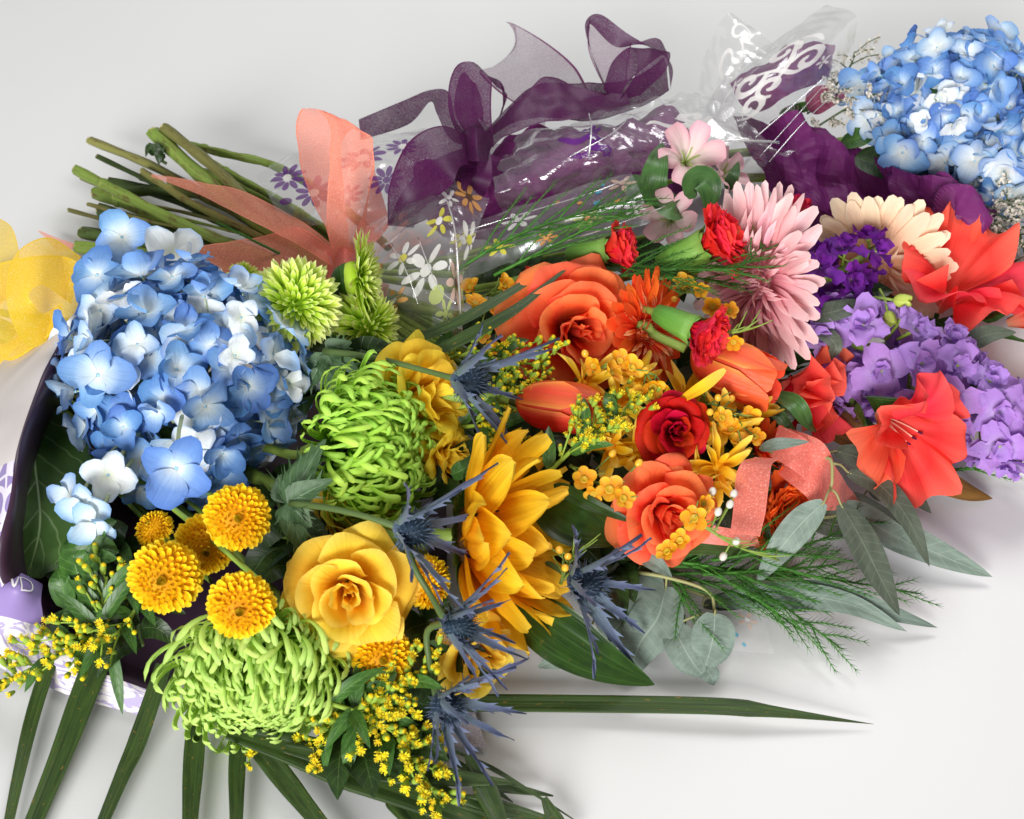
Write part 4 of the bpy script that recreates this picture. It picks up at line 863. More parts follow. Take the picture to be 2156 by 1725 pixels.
for k, (pth, lab, lm) in enumerate([
    ([(60, 1180, .03), (160, 1180, .04), (260, 1160, .05)], 'dark foliage below the hydrangea leaf', LEAFD), ([(140, 1300, .03), (180, 1210, .05), (200, 1150, .06)], 'fresh leaves above the bud goldenrod', LEAF),
    ([(250, 1150, .03), (280, 1260, .04), (300, 1360, .04)], 'dark foliage left of the largest pompon', LEAFD), ([(600, 850, .05), (680, 830, .07), (720, 780, .08)], 'dark foliage between hydrangea and lime mums', LEAFD),
    ([(560, 1000, .04), (600, 1100, .05), (620, 1200, .05)], 'dark foliage left of the golden rose', LEAFD),
    ([(640, 1480, .02), (740, 1450, .03), (830, 1440, .03)], 'dark foliage under the deep yellow pompon', LEAFD), ([(700, 1530, .02), (760, 1560, .02), (850, 1560, .02)], 'dark foliage above the folded palm leaf', LEAFD),
    ([(880, 1050, .04), (960, 1030, .05), (1040, 1000, .06)], 'dark foliage between ruffled rose and sunflower', LEAFD), ([(850, 1200, .03), (900, 1320, .04), (930, 1400, .04)], 'dark foliage behind the middle thistle', LEAFD),
    ([(930, 880, .04), (1030, 930, .05), (1130, 960, .06)], 'dark foliage below the long stemmed thistle', LEAFD), ([(960, 620, .03), (1060, 600, .05), (1130, 570, .05)], 'dark foliage behind the upper wax flowers', LEAFD),
    ([(960, 700, .04), (1030, 720, .05), (1060, 760, .06)], 'dark foliage left of the big coral rose', LEAFD), ([(1230, 560, .03), (1360, 570, .04), (1480, 600, .05)], 'dark foliage under the red carnations', LEAFD),
    ([(1350, 740, .03), (1450, 800, .04), (1520, 850, .05)], 'dark foliage under the right tulip', LEAFD), ([(1150, 920, .03), (1280, 960, .04), (1400, 990, .05)], 'dark foliage between sunflower and red rose', LEAFD),
    ([(1430, 960, .03), (1530, 950, .04), (1620, 930, .05)], 'dark foliage right of the red rose', LEAFD), ([(1520, 640, .03), (1580, 720, .04), (1650, 780, .05)], 'dark foliage below the pink gerbera', LEAFD),
    ([(1650, 640, .03), (1750, 660, .04), (1820, 680, .04)], 'dark foliage under the purple stock', LEAFD), ([(1700, 800, .02), (1780, 850, .03), (1850, 860, .03)], 'dark foliage left of the open gladiolus', LEAFD),
    ([(1180, 1080, .03), (1260, 1180, .03), (1300, 1200, .03)], 'dark foliage left of the lower coral rose', LEAFD), ([(1130, 680, .03), (1250, 760, .04), (1350, 800, .04)], 'dark foliage under the orange gerbera', LEAFD),
    ([(640, 700, .05), (700, 690, .06), (760, 720, .07)], 'dark foliage under the lime mums', LEAFD), ([(1030, 980, .02), (1130, 1010, .03), (1230, 1080, .04)], 'dark foliage right of the sunflower top', LEAFD), ([(1080, 1200, .02), (1160, 1170, .03), (1260, 1130, .04)], 'dark foliage behind the sunflower by the pearly buds', LEAFD), ([(1330, 1000, .02), (1440, 1040, .03), (1560, 1060, .03)], 'dark foliage between lower coral rose and ribbon', LEAFD), ([(1460, 560, .03), (1540, 640, .03), (1600, 700, .03)], 'dark foliage left of the pink gerbera', LEAFD), ([(1050, 790, .03), (1150, 790, .04), (1250, 820, .05)], 'dark foliage between coral rose and left tulip', LEAFD), ([(1250, 880, .03), (1350, 860, .04), (1460, 860, .04)], 'dark foliage under the red rose top', LEAFD), ([(1880, 760, .01), (1980, 820, .015), (2080, 900, .015)], 'dark foliage under the lavender spike', LEAFD), ([(1850, 300, .02), (1930, 380, .03), (2040, 430, .03)], 'dark foliage under the back hydrangea', LEAFD)]):
    sprig(lab, pth, 300 + k, 8, .03 if pth[0][0] < 300 else .042, .015 if pth[0][0] < 300 else .02, lm)

# ------------------------------------------------------------------ middle bouquet: coral, orange, red, pink
c = P(1195, 690, .085)
rose('big coral orange rose beside the orange gerbera', c, D(.28, -.08, .92), S(146, c), 101, CORAL, 30, 'rose', B2, roll=.3)
c = P(1388, 1072, .075)
rose('smaller coral rose below the red rose beside the broad leaf', c, D(.3, -.12, .9), S(114, c), 102, CORAL, 28, 'rose', B2, roll=1.2)
c = P(1415, 905, .1)
rose('dark red rose in the middle of the yellow spray petals', c, D(.12, .0, 1), S(77, c), 103, RROSE, 26, 'rose', B2)
c = P(1635, 850, .045)
rose('deep crimson bloom half hidden behind the right tulip', c, D(.9, .1, .3), S(75, c), 104, RROSE, 14, 'rose', B2, open_=.6)
c = P(1352, 700, .098)
gerbera('orange gerbera seen edge on right of the big coral rose', c, D(.74, -.12, .58), S(138, c), 111, ORGE, ORGI, ORGI, [(26, 1.), (26, .95)], B2, nf=75, key='og', fl=1.2)
c = P(1600, 590, .1)
gerbera('large pale pink gerbera standing behind the red carnations', c, D(-.88, -.06, .47), S(212, c), 112, PKGE, PKGI, PKGI, [(30, 1.), (30, .95)], B2, nf=120, key='pg', pw=.205, el=(0, 6), fl=1.3)
c = P(1842, 560, .065)
gerbera('peach gerbera half covered by the purple stock', c, D(-.2, -.4, .85), S(165, c), 113, PEGE, PEGE, PEGE, [(22, 1.), (22, .95)], B2, nf=30, key='pe')
c = P(1600, 955, .05)
gerbera('orange gerbera folded shut behind the coral ribbon loop', c, D(.5, .4, .5), S(85, c), 114, ORGE, ORGI, ORGI, [(18, 1.), (18, .9)], B2, nf=30, key='og', el=(40, 55))
c = P(1298, 525, .115)
carnation('red carnation bud above the big coral rose, left of the three', c, D(1, .08, .25), S(50, c), 121, CARN, PP([(1190, 555, .1), (1090, 590, .08), (980, 610, .06)]), tight=1.05)
c = P(1510, 508, .13)
carnation('tallest red carnation leaning against the pink gerbera', c, D(.8, .32, .35), S(64, c), 122, CARN, PP([(1380, 565, .11), (1300, 590, .09), (1180, 600, .06)]), 28)
c = P(1482, 705, .125)
carnation('red carnation above the right tulip with its calyx to the left', c, D(.8, -.42, .4), S(56, c), 123, CARN, PP([(1370, 655, .12), (1300, 640, .1), (1200, 640, .06)]), tight=1.05)
c = P(1640, 1075, .035)
carnation('ruffled orange carnation squeezed between coral ribbon loops', c, D(.6, -.2, .7), S(72, c), 124, CARO, PP([(1580, 1040, .02), (1500, 1000, .015)]), 30)
c = P(1108, 592, .08)
carnation('small red carnation tip showing between the upper wax flowers', c, D(.9, .1, .4), S(26, c), 125, CARN, PP([(1040, 610, .06), (980, 620, .05)]), 16)
c = P(1085, 845, .1); tulip('orange tulip pointing right below the big coral rose', c, D(.97, -.12, .25), S(215, c), 0, 131, B2, .4)
c = P(1455, 740, .1); tulip('larger orange tulip pointing right under the red carnation', c, D(.85, -.4, .3), S(236, c), 0, 132, B2, .2)
leaf('grey green tulip leaf under the lower coral rose', [(1400, 1150, .05), (1470, 1140, .05), (1530, 1150, .045), (1592, 1172, .03)], 62, ALLEAF, 'tulip_leaf', fold=.3)
leaf('short green leaf crossing under the tulip leaf', [(1400, 1150, .045), (1440, 1170, .04), (1485, 1205, .025)], 48, ALLEAF, 'tulip_leaf', fold=.3)
leaf('curled green leaf beside the crimson bloom', [(1620, 830, .07), (1670, 850, .085), (1700, 890, .075), (1720, 910, .06)], 42, ALLEAF, 'tulip_leaf', fold=.3)
leaf('green leaf running down beside the curled one', [(1620, 850, .06), (1650, 890, .06), (1690, 935, .05)], 30, ALLEAF, 'tulip_leaf', fold=.3)
for (x, y, z, ax, r, n, sd, lab) in [
    (1225, 815, .1, (.7, .3, .6), 95, 9, 141, 'yellow strap petals sticking up right of the left tulip'), (1300, 850, .09, (.3, .1, .9), 85, 12, 142, 'yellow strap petal bloom between orange gerbera and red rose'),
    (1285, 940, .085, (.4, -.1, .9), 90, 13, 143, 'yellow strap petal bloom left of the red rose'), (1510, 985, .085, (.5, 0, .8), 95, 14, 144, 'yellow strap petal bloom right of the red rose, lower one'),
    (1520, 900, .085, (.5, .1, .8), 90, 13, 145, 'yellow strap petal bloom right of the red rose, upper one'), (1465, 1020, .08, (.6, -.1, .8), 80, 10, 146, 'yellow strap petals between red rose and lower coral rose'), (1340, 965, .08, (.2, -.2, .9), 80, 12, 147, 'yellow strap petal bloom just above the lower coral rose'), (1250, 880, .075, (.2, .1, .9), 75, 11, 148, 'yellow strap petal bloom at the tip of the left tulip'), (1580, 870, .07, (.5, .2, .7), 75, 11, 149, 'yellow strap petal bloom beneath the tip of the right tulip'), (1340, 800, .095, (.1, .1, .9), 66, 11, 140, 'yellow strap petal bloom at the foot of the orange gerbera'), (1440, 840, .07, (.3, .2, .8), 80, 12, 139, 'yellow strap petal bloom behind the top of the red rose')]:
    c = P(x, y, z); sprayflower(lab, c, D(*ax), S(r, c), sd, n, bind=B2)
leaf('single yellow petal slanting across the right tulip', [(1430, 845, .115), (1480, 815, .13), (1527, 778, .135)], 26, YSPR, 'fallen_petal', lambda t: np.sin(PI * np.clip(t * .96 + .02, 0, 1)) ** .45, 'petal', fold=.3)
waxsprig('wax flower sprig with open cups left of the big coral rose', [(960, 640, .07), (1030, 620, .085), (1100, 600, .095)], 151, [(1060, 602, .1), (1088, 612, .1), (1000, 640, .09), (1045, 652, .09), (1010, 705, .085), (1038, 735, .085), (992, 605, .085)], [(1075, 625, .1, 1), (1110, 590, .1)], 9)
waxsprig('wax flower sprig beside the pink gerbera under the carnation', [(1400, 640, .09), (1450, 615, .105), (1520, 650, .1)], 152, [(1440, 598, .115), (1475, 612, .115), (1500, 645, .11), (1520, 668, .105), (1460, 575, .11)], [(1490, 590, .11), (1420, 630, .11)], 8)
waxsprig('wax flower sprig running over the orange gerbera edge', [(1210, 800, .1), (1290, 770, .115), (1380, 790, .115)], 153, [(1305, 760, .12), (1285, 785, .12), (1375, 815, .115), (1400, 830, .11), (1330, 775, .118), (1345, 830, .112), (1250, 770, .115)], [(1232, 745, .12), (1360, 780, .12)], 7)
waxsprig('wax flower sprig of round yellow buds below the right tulip', [(1440, 880, .09), (1490, 850, .1), (1540, 870, .1)], 154, [(1540, 905, .1), (1580, 880, .09), (1560, 930, .09), (1500, 905, .1), (1590, 920, .085), (1520, 880, .105)], [(1475, 822, .11), (1512, 838, .11), (1495, 868, .11), (1540, 840, .1)], 8)
waxsprig('wax flower pair on the left side of the lower coral rose', [(1200, 980, .09), (1260, 1020, .095), (1310, 1050, .1)], 155, [(1283, 1032, .105, (-.1, .1, 1)), (1312, 1050, .105, (.2, -.1, 1)), (1230, 1010, .1), (1250, 1040, .095)], [(1345, 975, .105), (1290, 955, .1)], 12, fr=.0095)
waxsprig('wax flower twig with white buds over the coral ribbon', [(1420, 1125, .085), (1470, 1105, .095), (1550, 1150, .085), (1640, 1180, .07)], 156, [(1462, 1092, .1), (1432, 1138, .09), (1405, 1162, .085), (1480, 1060, .1)], [(1545, 1040, .1, 1), (1537, 1062, .1, 1), (1512, 1078, .1, 1), (1550, 1140, .09, 1), (1523, 1172, .08, 1), (1500, 1035, .1, 1)], 16)
waxsprig('wax flower twig with pearly buds right of the sunflower', [(1180, 1230, .06), (1195, 1190, .07), (1230, 1150, .08)], 157, [], [(1178, 1158, .08), (1196, 1172, .08), (1190, 1196, .08), (1155, 1150, .075)], 9)
waxsprig('wax flower twig poking into the pink gerbera lower petals', [(1480, 690, .12), (1540, 700, .125), (1590, 690, .125)], 158, [(1535, 655, .12), (1545, 720, .12)], [], 9)
c = P(1850, 872, .075)
gladiolus('wide open coral gladiolus bloom with dark stamens', c, D(.32, -.28, .88), S(205, c), 161, (14, 22, 42, 60, 86), 64, None, .5, ruf=.17, scales=[.85, 1., .85, 1., 1.1, .95])
c = P(1975, 655, .035)
gladiolus('bright coral gladiolus bloom behind the lavender stock', c, D(.25, .7, .65), S(205, c), 162, (20, 30, 52, 66, 84), 74, None, .2, False, ruf=.17, tk=.22, pt=.08)
c = P(1620, 810, .05)
gladiolus('coral gladiolus bloom between the right tulip and lavender stock', c, D(.75, -.1, .45), S(180, c), 163, (16, 22, 35, 50, 66), 66, B2, .2, False, ruf=.16, tk=.24, pt=.1)
c = P(2120, 680, .045)
gladiolus('coral gladiolus bloom running off the right edge', c, D(.8, .1, .4), S(170, c), 164, (16, 22, 40, 60, 70), 72, None, .7, False, ruf=.16, tk=.22, pt=.08)
leaf('brown gladiolus bract behind the open bloom', [(1690, 870, .04), (1760, 890, .045), (1850, 935, .045), (1900, 960, .04)], 80, BRONZE, 'gladiolus_bract', lambda t: .6 + .4 * np.sin(t * 3), 'bract', cup=-.4)
leaf('bronze pointed bract tip lying on the table', [(1900, 985, .03), (1980, 1010, .02), (2040, 1035, .012), (2090, 1050, .004)], 56, BRONZE, 'gladiolus_bract', None, 'bract', cup=-.4)
stock('dark purple stock flower beside the pink gerbera', [(1640, 640, .07), (1690, 600, .1), (1770, 570, .1), (1850, 520, .09)], S(54, P(1750, 580, .08)), 171, STKP, 19, S(50, P(1750, 580, .08)))
stock('long lavender stock flower spike reaching the right edge', [(1760, 720, .06), (1850, 740, .07), (1960, 790, .065), (2070, 870, .055), (2190, 960, .045)], S(92, P(1950, 780, .07)), 172, STKL, 37, S(66, P(1950, 780, .07)))
t = stock('short lavender stock side spike touching the coral bloom', [(1800, 790, .05), (1790, 830, .05), (1800, 870, .045)], S(36, P(1790, 800, .06)), 173, STKL, 8, S(56, P(1790, 800, .06)))
def bud(label, x, y, z, ax, s, mat, cat='flower bud'):
    c = P(x, y, z); r = S(s, c); t = thing('flower_bud', label, cat, frame(c, D(*ax)))
    for k in range(4): part(t, 'petal', mesh('petal', *revpetal(r * 2.2, r * .1, [70, 40, 5, -10, -25], 60, 7, 8, .3, .1, .03, .03, 2, k), [mat]), RZ(k * PI / 2))
    part(t, 'stalk', MB().add(tube([(0, 0, 0), (r * .2, 0, -r * 1.5), (0, 0, -r * 3)], r * .16, 6, 6)).mesh('stalk', [STEM]))
bud('pale green stock bud beside the lavender stock, pointing right', 1880, 632, .1, (.9, -.1, .4), 20, BUDY); bud('lower pale green stock bud hanging under the other', 1868, 655, .09, (.2, -.9, .4), 18, BUDY); bud('unopened pale bud between the two purple stock florets', 1790, 590, .1, (.1, .2, 1), 16, BUDY)
bud('hot pink bud behind the top of the pink gerbera', 1660, 450, .09, (.4, .5, .5), 24, HOTP); bud('hot pink bud peeping from under the pink gerbera petals', 1668, 442, .07, (.8, .2, .4), 22, HOTP)
def alstro(label, x, y, z, ax, r, sd):
    c = P(x, y, z); R = S(r, c); rng = random.Random(sd); t = thing('alstroemeria', label, 'alstroemeria', frame(c, D(*ax)), 'pale pink alstroemeria blooms')
    for i in range(6):
        g = revpetal(R * 1.15, R * .06, [15, 20, 40, 60, 72], 34 if i % 2 else 42, 11, 10, .38, .12, .02, .05, 1.5, sd + i, .1, flat=.4); part(t, 'petal', mesh('petal', *g, [ALST]), RZ(i * PI / 3))
    for k in range(5): part(t, 'stamen', cache('als', lambda: MB().add(tube([(0, 0, 0), (.003, 0, .012), (.007, 0, .018)], .0005, 4, 6)).mesh('stamen', [GOLG])), RZ(k * 1.2))
    stem(t, c, D(*ax), B2, .002)
alstro('pale pink alstroemeria at the top between the green leaves', 1440, 345, .105, (.1, .1, .9), 92, 181); alstro('second alstroemeria lower down behind the tall carnation', 1415, 465, .08, (-.2, .0, .8), 78, 182); alstro('alstroemeria half hidden behind the pink gerbera top', 1500, 380, .085, (.6, .2, .6), 70, 183)
for (pts, w, lab) in [([(1400, 430, .09), (1375, 400, .11), (1385, 340, .125), (1395, 300, .11)], 60, 'green leaf curling upright left of the top alstroemeria'), ([(1440, 410, .11), (1475, 380, .125), (1495, 405, .12), (1490, 455, .1)], 66, 'dark rounded leaf in front of the top alstroemeria'),
                      ([(1350, 370, .09), (1330, 400, .09), (1340, 430, .08)], 36, 'small leaf at the far left of the alstroemeria'), ([(1380, 400, .09), (1410, 440, .1), (1440, 455, .09)], 60, 'broad leaf below the curling one'),
                      ([(1500, 350, .09), (1508, 335, .095), (1512, 325, .09)], 22, 'tiny leaf right of the top alstroemeria'), ([(1530, 400, .09), (1545, 370, .1), (1555, 340, .1)], 26, 'upright pointed leaf above the pink gerbera'),
                      ([(1660, 480, .07), (1680, 465, .08), (1695, 440, .085)], 44, 'folded grey leaf beside the hot pink bud')]:
    leaf(lab, pts, w, ALLEAF, 'alstroemeria_leaf', fold=.25)
for (pts, w, lab) in [([(1680, 665, .08), (1740, 660, .095), (1800, 645, .095), (1848, 640, .085)], 46, 'grey green stock leaf between purple and lavender stock'), ([(1680, 680, .07), (1730, 700, .085), (1760, 730, .085), (1735, 765, .07)], 40, 'curling stock leaf left of the lavender stock'),
                      ([(2030, 730, .06), (2080, 705, .07), (2140, 700, .07)], 44, 'dark stock leaf behind the lavender spike')]:
    leaf(lab, pts, w, EUCD, 'stock_leaf', fold=.2)

# ------------------------------------------------------------------ greenery on the right
EUTW = plain('eucalyptus_twig', '#8c8c5c', .5)
def eucalyptus(label, twig, leaves, seed=0):
    q = PP(twig); t = thing('eucalyptus_branch', label, 'eucalyptus', q[0], 'eucalyptus branches'); wpart(t, 'twig', tube(q, [.0014, .0009], 6, 20), EUTW)
    for k, (pts, w, m, *pr) in enumerate(leaves):
        p = PP(pts); tw = crom(q, 30); nr = Vector(min(tw, key=lambda v: (Vector(v) - p[0]).length))
        if (nr - p[0]).length > .002: wpart(t, 'petiole', tube([nr, nr.lerp(p[0], .5) + Vector((0, 0, .003)), p[0] * 1., p[0].lerp(p[1], .12)], [.0009, .0006], 5, 8), EUTW)
        wpart(t, 'leaf', strip(p, S(w, p[len(p) // 2]), pr[0] if pr else (lambda t: np.sin(PI * np.clip(t * .97 + .03, 0, 1) ** .8) ** .75), (0, -.4, 1), 7, 20, .12, 0, 0, 3, .03, k + seed), m)
rnd = lambda t: np.sin(PI * np.clip(t * .94 + .03, 0, 1) ** .85) ** .55
eucalyptus('eucalyptus branch with long narrow leaves fanning right of the ribbon', [(1600, 960, .05), (1690, 985, .06), (1745, 965, .075), (1752, 1010, .07), (1748, 1030, .065)], [
    ([(1735, 1058, .07), (1690, 1100, .06), (1640, 1160, .045), (1592, 1230, .03)], 66, EUC), ([(1770, 1062, .06), (1810, 1130, .055), (1850, 1210, .045), (1895, 1298, .03)], 70, EUCD), ([(1785, 995, .06), (1850, 1020, .065), (1910, 1090, .06), (1958, 1195, .045)], 56, EUCD),
    ([(1600, 945, .08), (1640, 935, .085), (1705, 930, .085)], 28, EUC), ([(1760, 950, .05), (1840, 975, .05), (1900, 1020, .045), (1962, 1082, .035)], 70, EUCD)])
eucalyptus('eucalyptus branch with two very long leaves pointing far right', [(1690, 1080, .02), (1740, 1090, .02), (1800, 1075, .02)], [
    ([(1790, 1040, .02), (1860, 1110, .018), (1960, 1160, .015), (2090, 1215, .006)], 80, EUC), ([(1700, 1090, .016), (1760, 1105, .018), (1830, 1100, .016)], 60, EUCD), ([(1770, 1060, .03), (1850, 1110, .03), (1950, 1165, .024)], 66, EUC), ([(1830, 1030, .012), (1850, 1045, .01), (1870, 1045, .008)], 24, EUC)])
eucalyptus('eucalyptus branch lying flat with long leaves along the fern', [(1420, 1230, .014), (1500, 1260, .012), (1580, 1270, .012)], [
    ([(1500, 1270, .01), (1640, 1255, .02), (1780, 1270, .022), (1910, 1330, .012)], 60, EUC), ([(1620, 1240, .018), (1740, 1250, .022), (1840, 1280, .018), (1975, 1322, .005)], 56, EUC), ([(1480, 1275, .008), (1580, 1262, .01), (1690, 1280, .008)], 44, EUCD)])
eucalyptus('eucalyptus branch with round leaves hanging over the table', [(1300, 1200, .03), (1400, 1215, .035), (1490, 1245, .03), (1505, 1290, .025)], [
    ([(1505, 1292, .03), (1503, 1330, .026), (1495, 1370, .02), (1485, 1402, .016)], 92, EUC, rnd), ([(1418, 1318, .02), (1435, 1355, .02), (1455, 1390, .016), (1478, 1420, .012)], 80, EUC, rnd), ([(1475, 1400, .012), (1495, 1420, .01), (1503, 1443, .005)], 44, EUC),
    ([(1402, 1235, .028), (1385, 1300, .024), (1345, 1360, .016), (1320, 1440, .005)], 110, EUC), ([(1350, 1190, .03), (1330, 1240, .03), (1290, 1290, .022)], 130, EUC, rnd), ([(1330, 1280, .018), (1300, 1320, .014), (1270, 1350, .008)], 90, EUC, rnd), ([(1215, 1390, .01), (1170, 1392, .008), (1132, 1405, .005)], 36, EUC)])
leaf('pale bud scale beside the lower thistle bracts', [(1350, 1170, .06), (1385, 1190, .06), (1415, 1215, .05)], 36, EUC, 'small_leaf')
for k, (pth, nb, bl, lab) in enumerate([
    ([(1380, 1190, .035), (1560, 1200, .03), (1720, 1215, .028), (1935, 1250, .012)], 18, .045, 'feathery fern sprig reaching farthest right over the table'), ([(1390, 1180, .04), (1520, 1200, .035), (1640, 1270, .025), (1770, 1365, .008)], 20, .05, 'feathery fern sprig curving down to the table below eucalyptus'),
    ([(1380, 1200, .035), (1440, 1240, .03), (1430, 1300, .02)], 12, .045, 'short feathery fern sprig drooping beside the round eucalyptus leaves'), ([(1380, 1190, .03), (1520, 1240, .03), (1600, 1270, .02), (1690, 1330, .01)], 14, .035, 'thin feathery fern sprig between the two long ones'),
    ([(1500, 1180, .04), (1620, 1160, .045), (1720, 1140, .04), (1830, 1090, .03)], 14, .04, 'feathery fern sprig rising behind the hanging eucalyptus leaf'), ([(1480, 1210, .035), (1640, 1200, .035), (1760, 1190, .03)], 14, .036, 'feathery fern sprig lying across under the eucalyptus leaves'),
    ([(960, 570, .1), (1080, 500, .122), (1220, 450, .135), (1360, 415, .13)], 20, .05, 'dark fern sprig crossing the printed cellophane'), ([(1040, 580, .1), (1160, 520, .12), (1260, 470, .13), (1330, 440, .128)], 14, .04, 'second dark fern sprig just below the first on the cellophane'),
    ([(1240, 590, .1), (1360, 575, .115), (1480, 560, .125), (1560, 560, .13), (1625, 500, .13)], 24, .045, 'dark fern sprig running under the carnations onto the pink gerbera'), ([(1240, 560, .1), (1340, 560, .11), (1440, 580, .115), (1560, 600, .11)], 18, .045, 'dark fern sprig below the two upper carnations'),
    ([(2000, 990, .006), (2090, 985, .01), (2180, 985, .012)], 8, .03, 'dark fern tip at the right edge under the lavender stock'), ([(600, 540, .05), (520, 500, .06), (460, 470, .06)], 0, .02, 'thin needle sprig lying on the cut stems')]):
    fern(lab, pth, 400 + k, nb, bl)
# ------------------------------------------------------------------ back bouquet
c = P(2015, 222, .09)
hydrangea('blue hydrangea head at the top right of the photo', c, (S(176, c), S(146, c), S(140, c)), D(0, .05, 1), 66, S(48, c), 12, (26, 34, 24, 15, 1), 115, bind=B3, extra=[(P(1810, 190, .08), D(-.5, 0, 1), 1, S(56, c)), (P(1830, 250, .08), D(-.3, -.2, 1), 2, S(56, c)), (P(1900, 320, .08), D(-.2, -.6, .9), 1, S(58, c))])
c = P(2140, 350, .075)
hydrangea('second blue hydrangea cut off by the right edge', c, (S(110, c), S(105, c), S(90, c)), D(.1, -.1, 1), 34, S(52, c), 13, (16, 30, 30, 20, 4), 110, n_in=30, bind=B3)
def statice(label, path, seed, nb=12, bl=.03):
    rng = random.Random(seed); pts = PP(path); cc = crom(pts, 30); t = thing('statice_sprig', label, 'statice', pts[0], 'white statice sprigs'); ms = MB().add(tube(pts, .0009, 5, 10)); mn = MB()
    for i in range(nb):
        q = Vector(cc[int(29 * (i + .5) / nb)]); d = Vector([rng.uniform(-1, 1), rng.uniform(-.9, .3), rng.uniform(0, .8)]).normalized(); e = q + d * bl * rng.uniform(.6, 1.2); e.z = max(.004, e.z); ms.add(tube([q, q.lerp(e, .5) + Vector((0, 0, .003)), e], .0005, 4, 5))
        for k in range(26):
            g = .25 + .75 * k / 26; p = q.lerp(e, g) + Vector([rng.uniform(-.0022, .0022) for _ in range(3)]); mn.add(petal(.0034, .0022, spoon, 3, 3, (.5, .3, 0), .8), frame(p, Vector([rng.uniform(-1, 1), rng.uniform(-1, .6), rng.uniform(.0, 1)]).normalized(), rng.uniform(0, 6)), 0, rng.random())
    wmb(t, 'stem', ms, [STEMD]); wmb(t, 'buds', mn, [STAT], 'stuff')
statice('white statice below the right edge hydrangea', [(2060, 420, .06), (2100, 480, .05), (2130, 560, .04)], 201, 18, .034); statice('white statice tip hanging lowest beside the purple tissue', [(2080, 480, .05), (2105, 550, .04), (2115, 625, .02)], 202, 16, .026)
statice('white statice left of the top right hydrangea', [(1760, 180, .06), (1790, 140, .08), (1800, 110, .08)], 203, 8, .024); statice('white statice in front of the top right hydrangea', [(1700, 280, .06), (1780, 230, .08), (1840, 200, .1)], 204, 10, .026); statice('white statice at the far right edge', [(2120, 420, .07), (2140, 470, .06), (2160, 540, .05)], 205, 16, .03)
statice('white statice among the magenta leaves', [(1700, 240, .06), (1740, 210, .08), (1770, 190, .08)], 206, 8, .022)
for (pts, w, m, lab) in [([(1800, 330, .06), (1850, 345, .06), (1900, 370, .055), (1960, 390, .04)], 72, LEAFD, 'dark green leaf under the top right hydrangea'), ([(1840, 290, .06), (1890, 320, .06), (1950, 350, .05)], 60, MAGB, 'magenta leaf under the top right hydrangea'),
                         ([(1700, 230, .07), (1740, 205, .08), (1790, 200, .075)], 60, MAGB, 'magenta leaf behind the crackled cellophane'), ([(2060, 560, .03), (2110, 590, .03), (2150, 600, .02)], 90, MAGB, 'magenta leaf at the right edge below the statice'),
                         ([(1640, 240, .06), (1700, 225, .07), (1760, 215, .07)], 26, LEAF, 'green leaf inside the clear cellophane'), ([(1770, 300, .06), (1810, 290, .07), (1850, 270, .07)], 50, LEAF, 'green leaf left of the top right hydrangea'),
                         ([(1950, 150, .1), (1975, 190, .12), (1990, 230, .11)], 50, LEAF, 'leaf in the gap of the top right hydrangea')]:
    leaf(lab, pts, w, m, 'bouquet_leaf')

# ------------------------------------------------------------------ cut stems
def cutstem(label, path, r, mat, end='#b8ab7c'):
    q = PP(path); t = thing('cut_stem', label, 'stem', q[0], 'cut stems of the middle bouquet'); g = tube(q, r, 8, 24, False); rn = np.random.default_rng(int(path[0][0] * 7 + path[0][1])); ax_ = np.repeat(g[2][:, 1], 1); cc = crom(q, 24)[(ax_ * 23).round().astype(int)]; g = (cc + (g[0] - cc) * (1 + .16 * np.sin(np.arctan2(g[0][:, 2] - cc[:, 2], g[0][:, 1] - cc[:, 1]) * 3 + rn.uniform(0, 6)) + .1 * np.sin(ax_ * rn.uniform(20, 40)))[:, None], g[1], g[2]); mat = {STEM.name: CUT1, STEMB.name: CUT2, STEMD.name: CUT3}[mat.name]; wpart(t, 'stalk', g, mat)
    d = (q[0] - q[1]).normalized(); wpart(t, 'cut_end', tube([q[0] + d * .0004, q[0] - d * .001], r * .93 if not isinstance(r, (list, tuple)) else r[0] * .93, 8, 2), cache('cutend', lambda: plain('cut_end_pith', end, .8)))
    k = random.Random(int(path[0][0]))
    if k.random() < .6:
        n = q[0].lerp(q[1], k.uniform(.4, .9)); wpart(t, 'node', tube([n - d * .003, n, n + d * .003], [r * 1.02, r * 1.25, r * 1.02], 8, 6), mat)
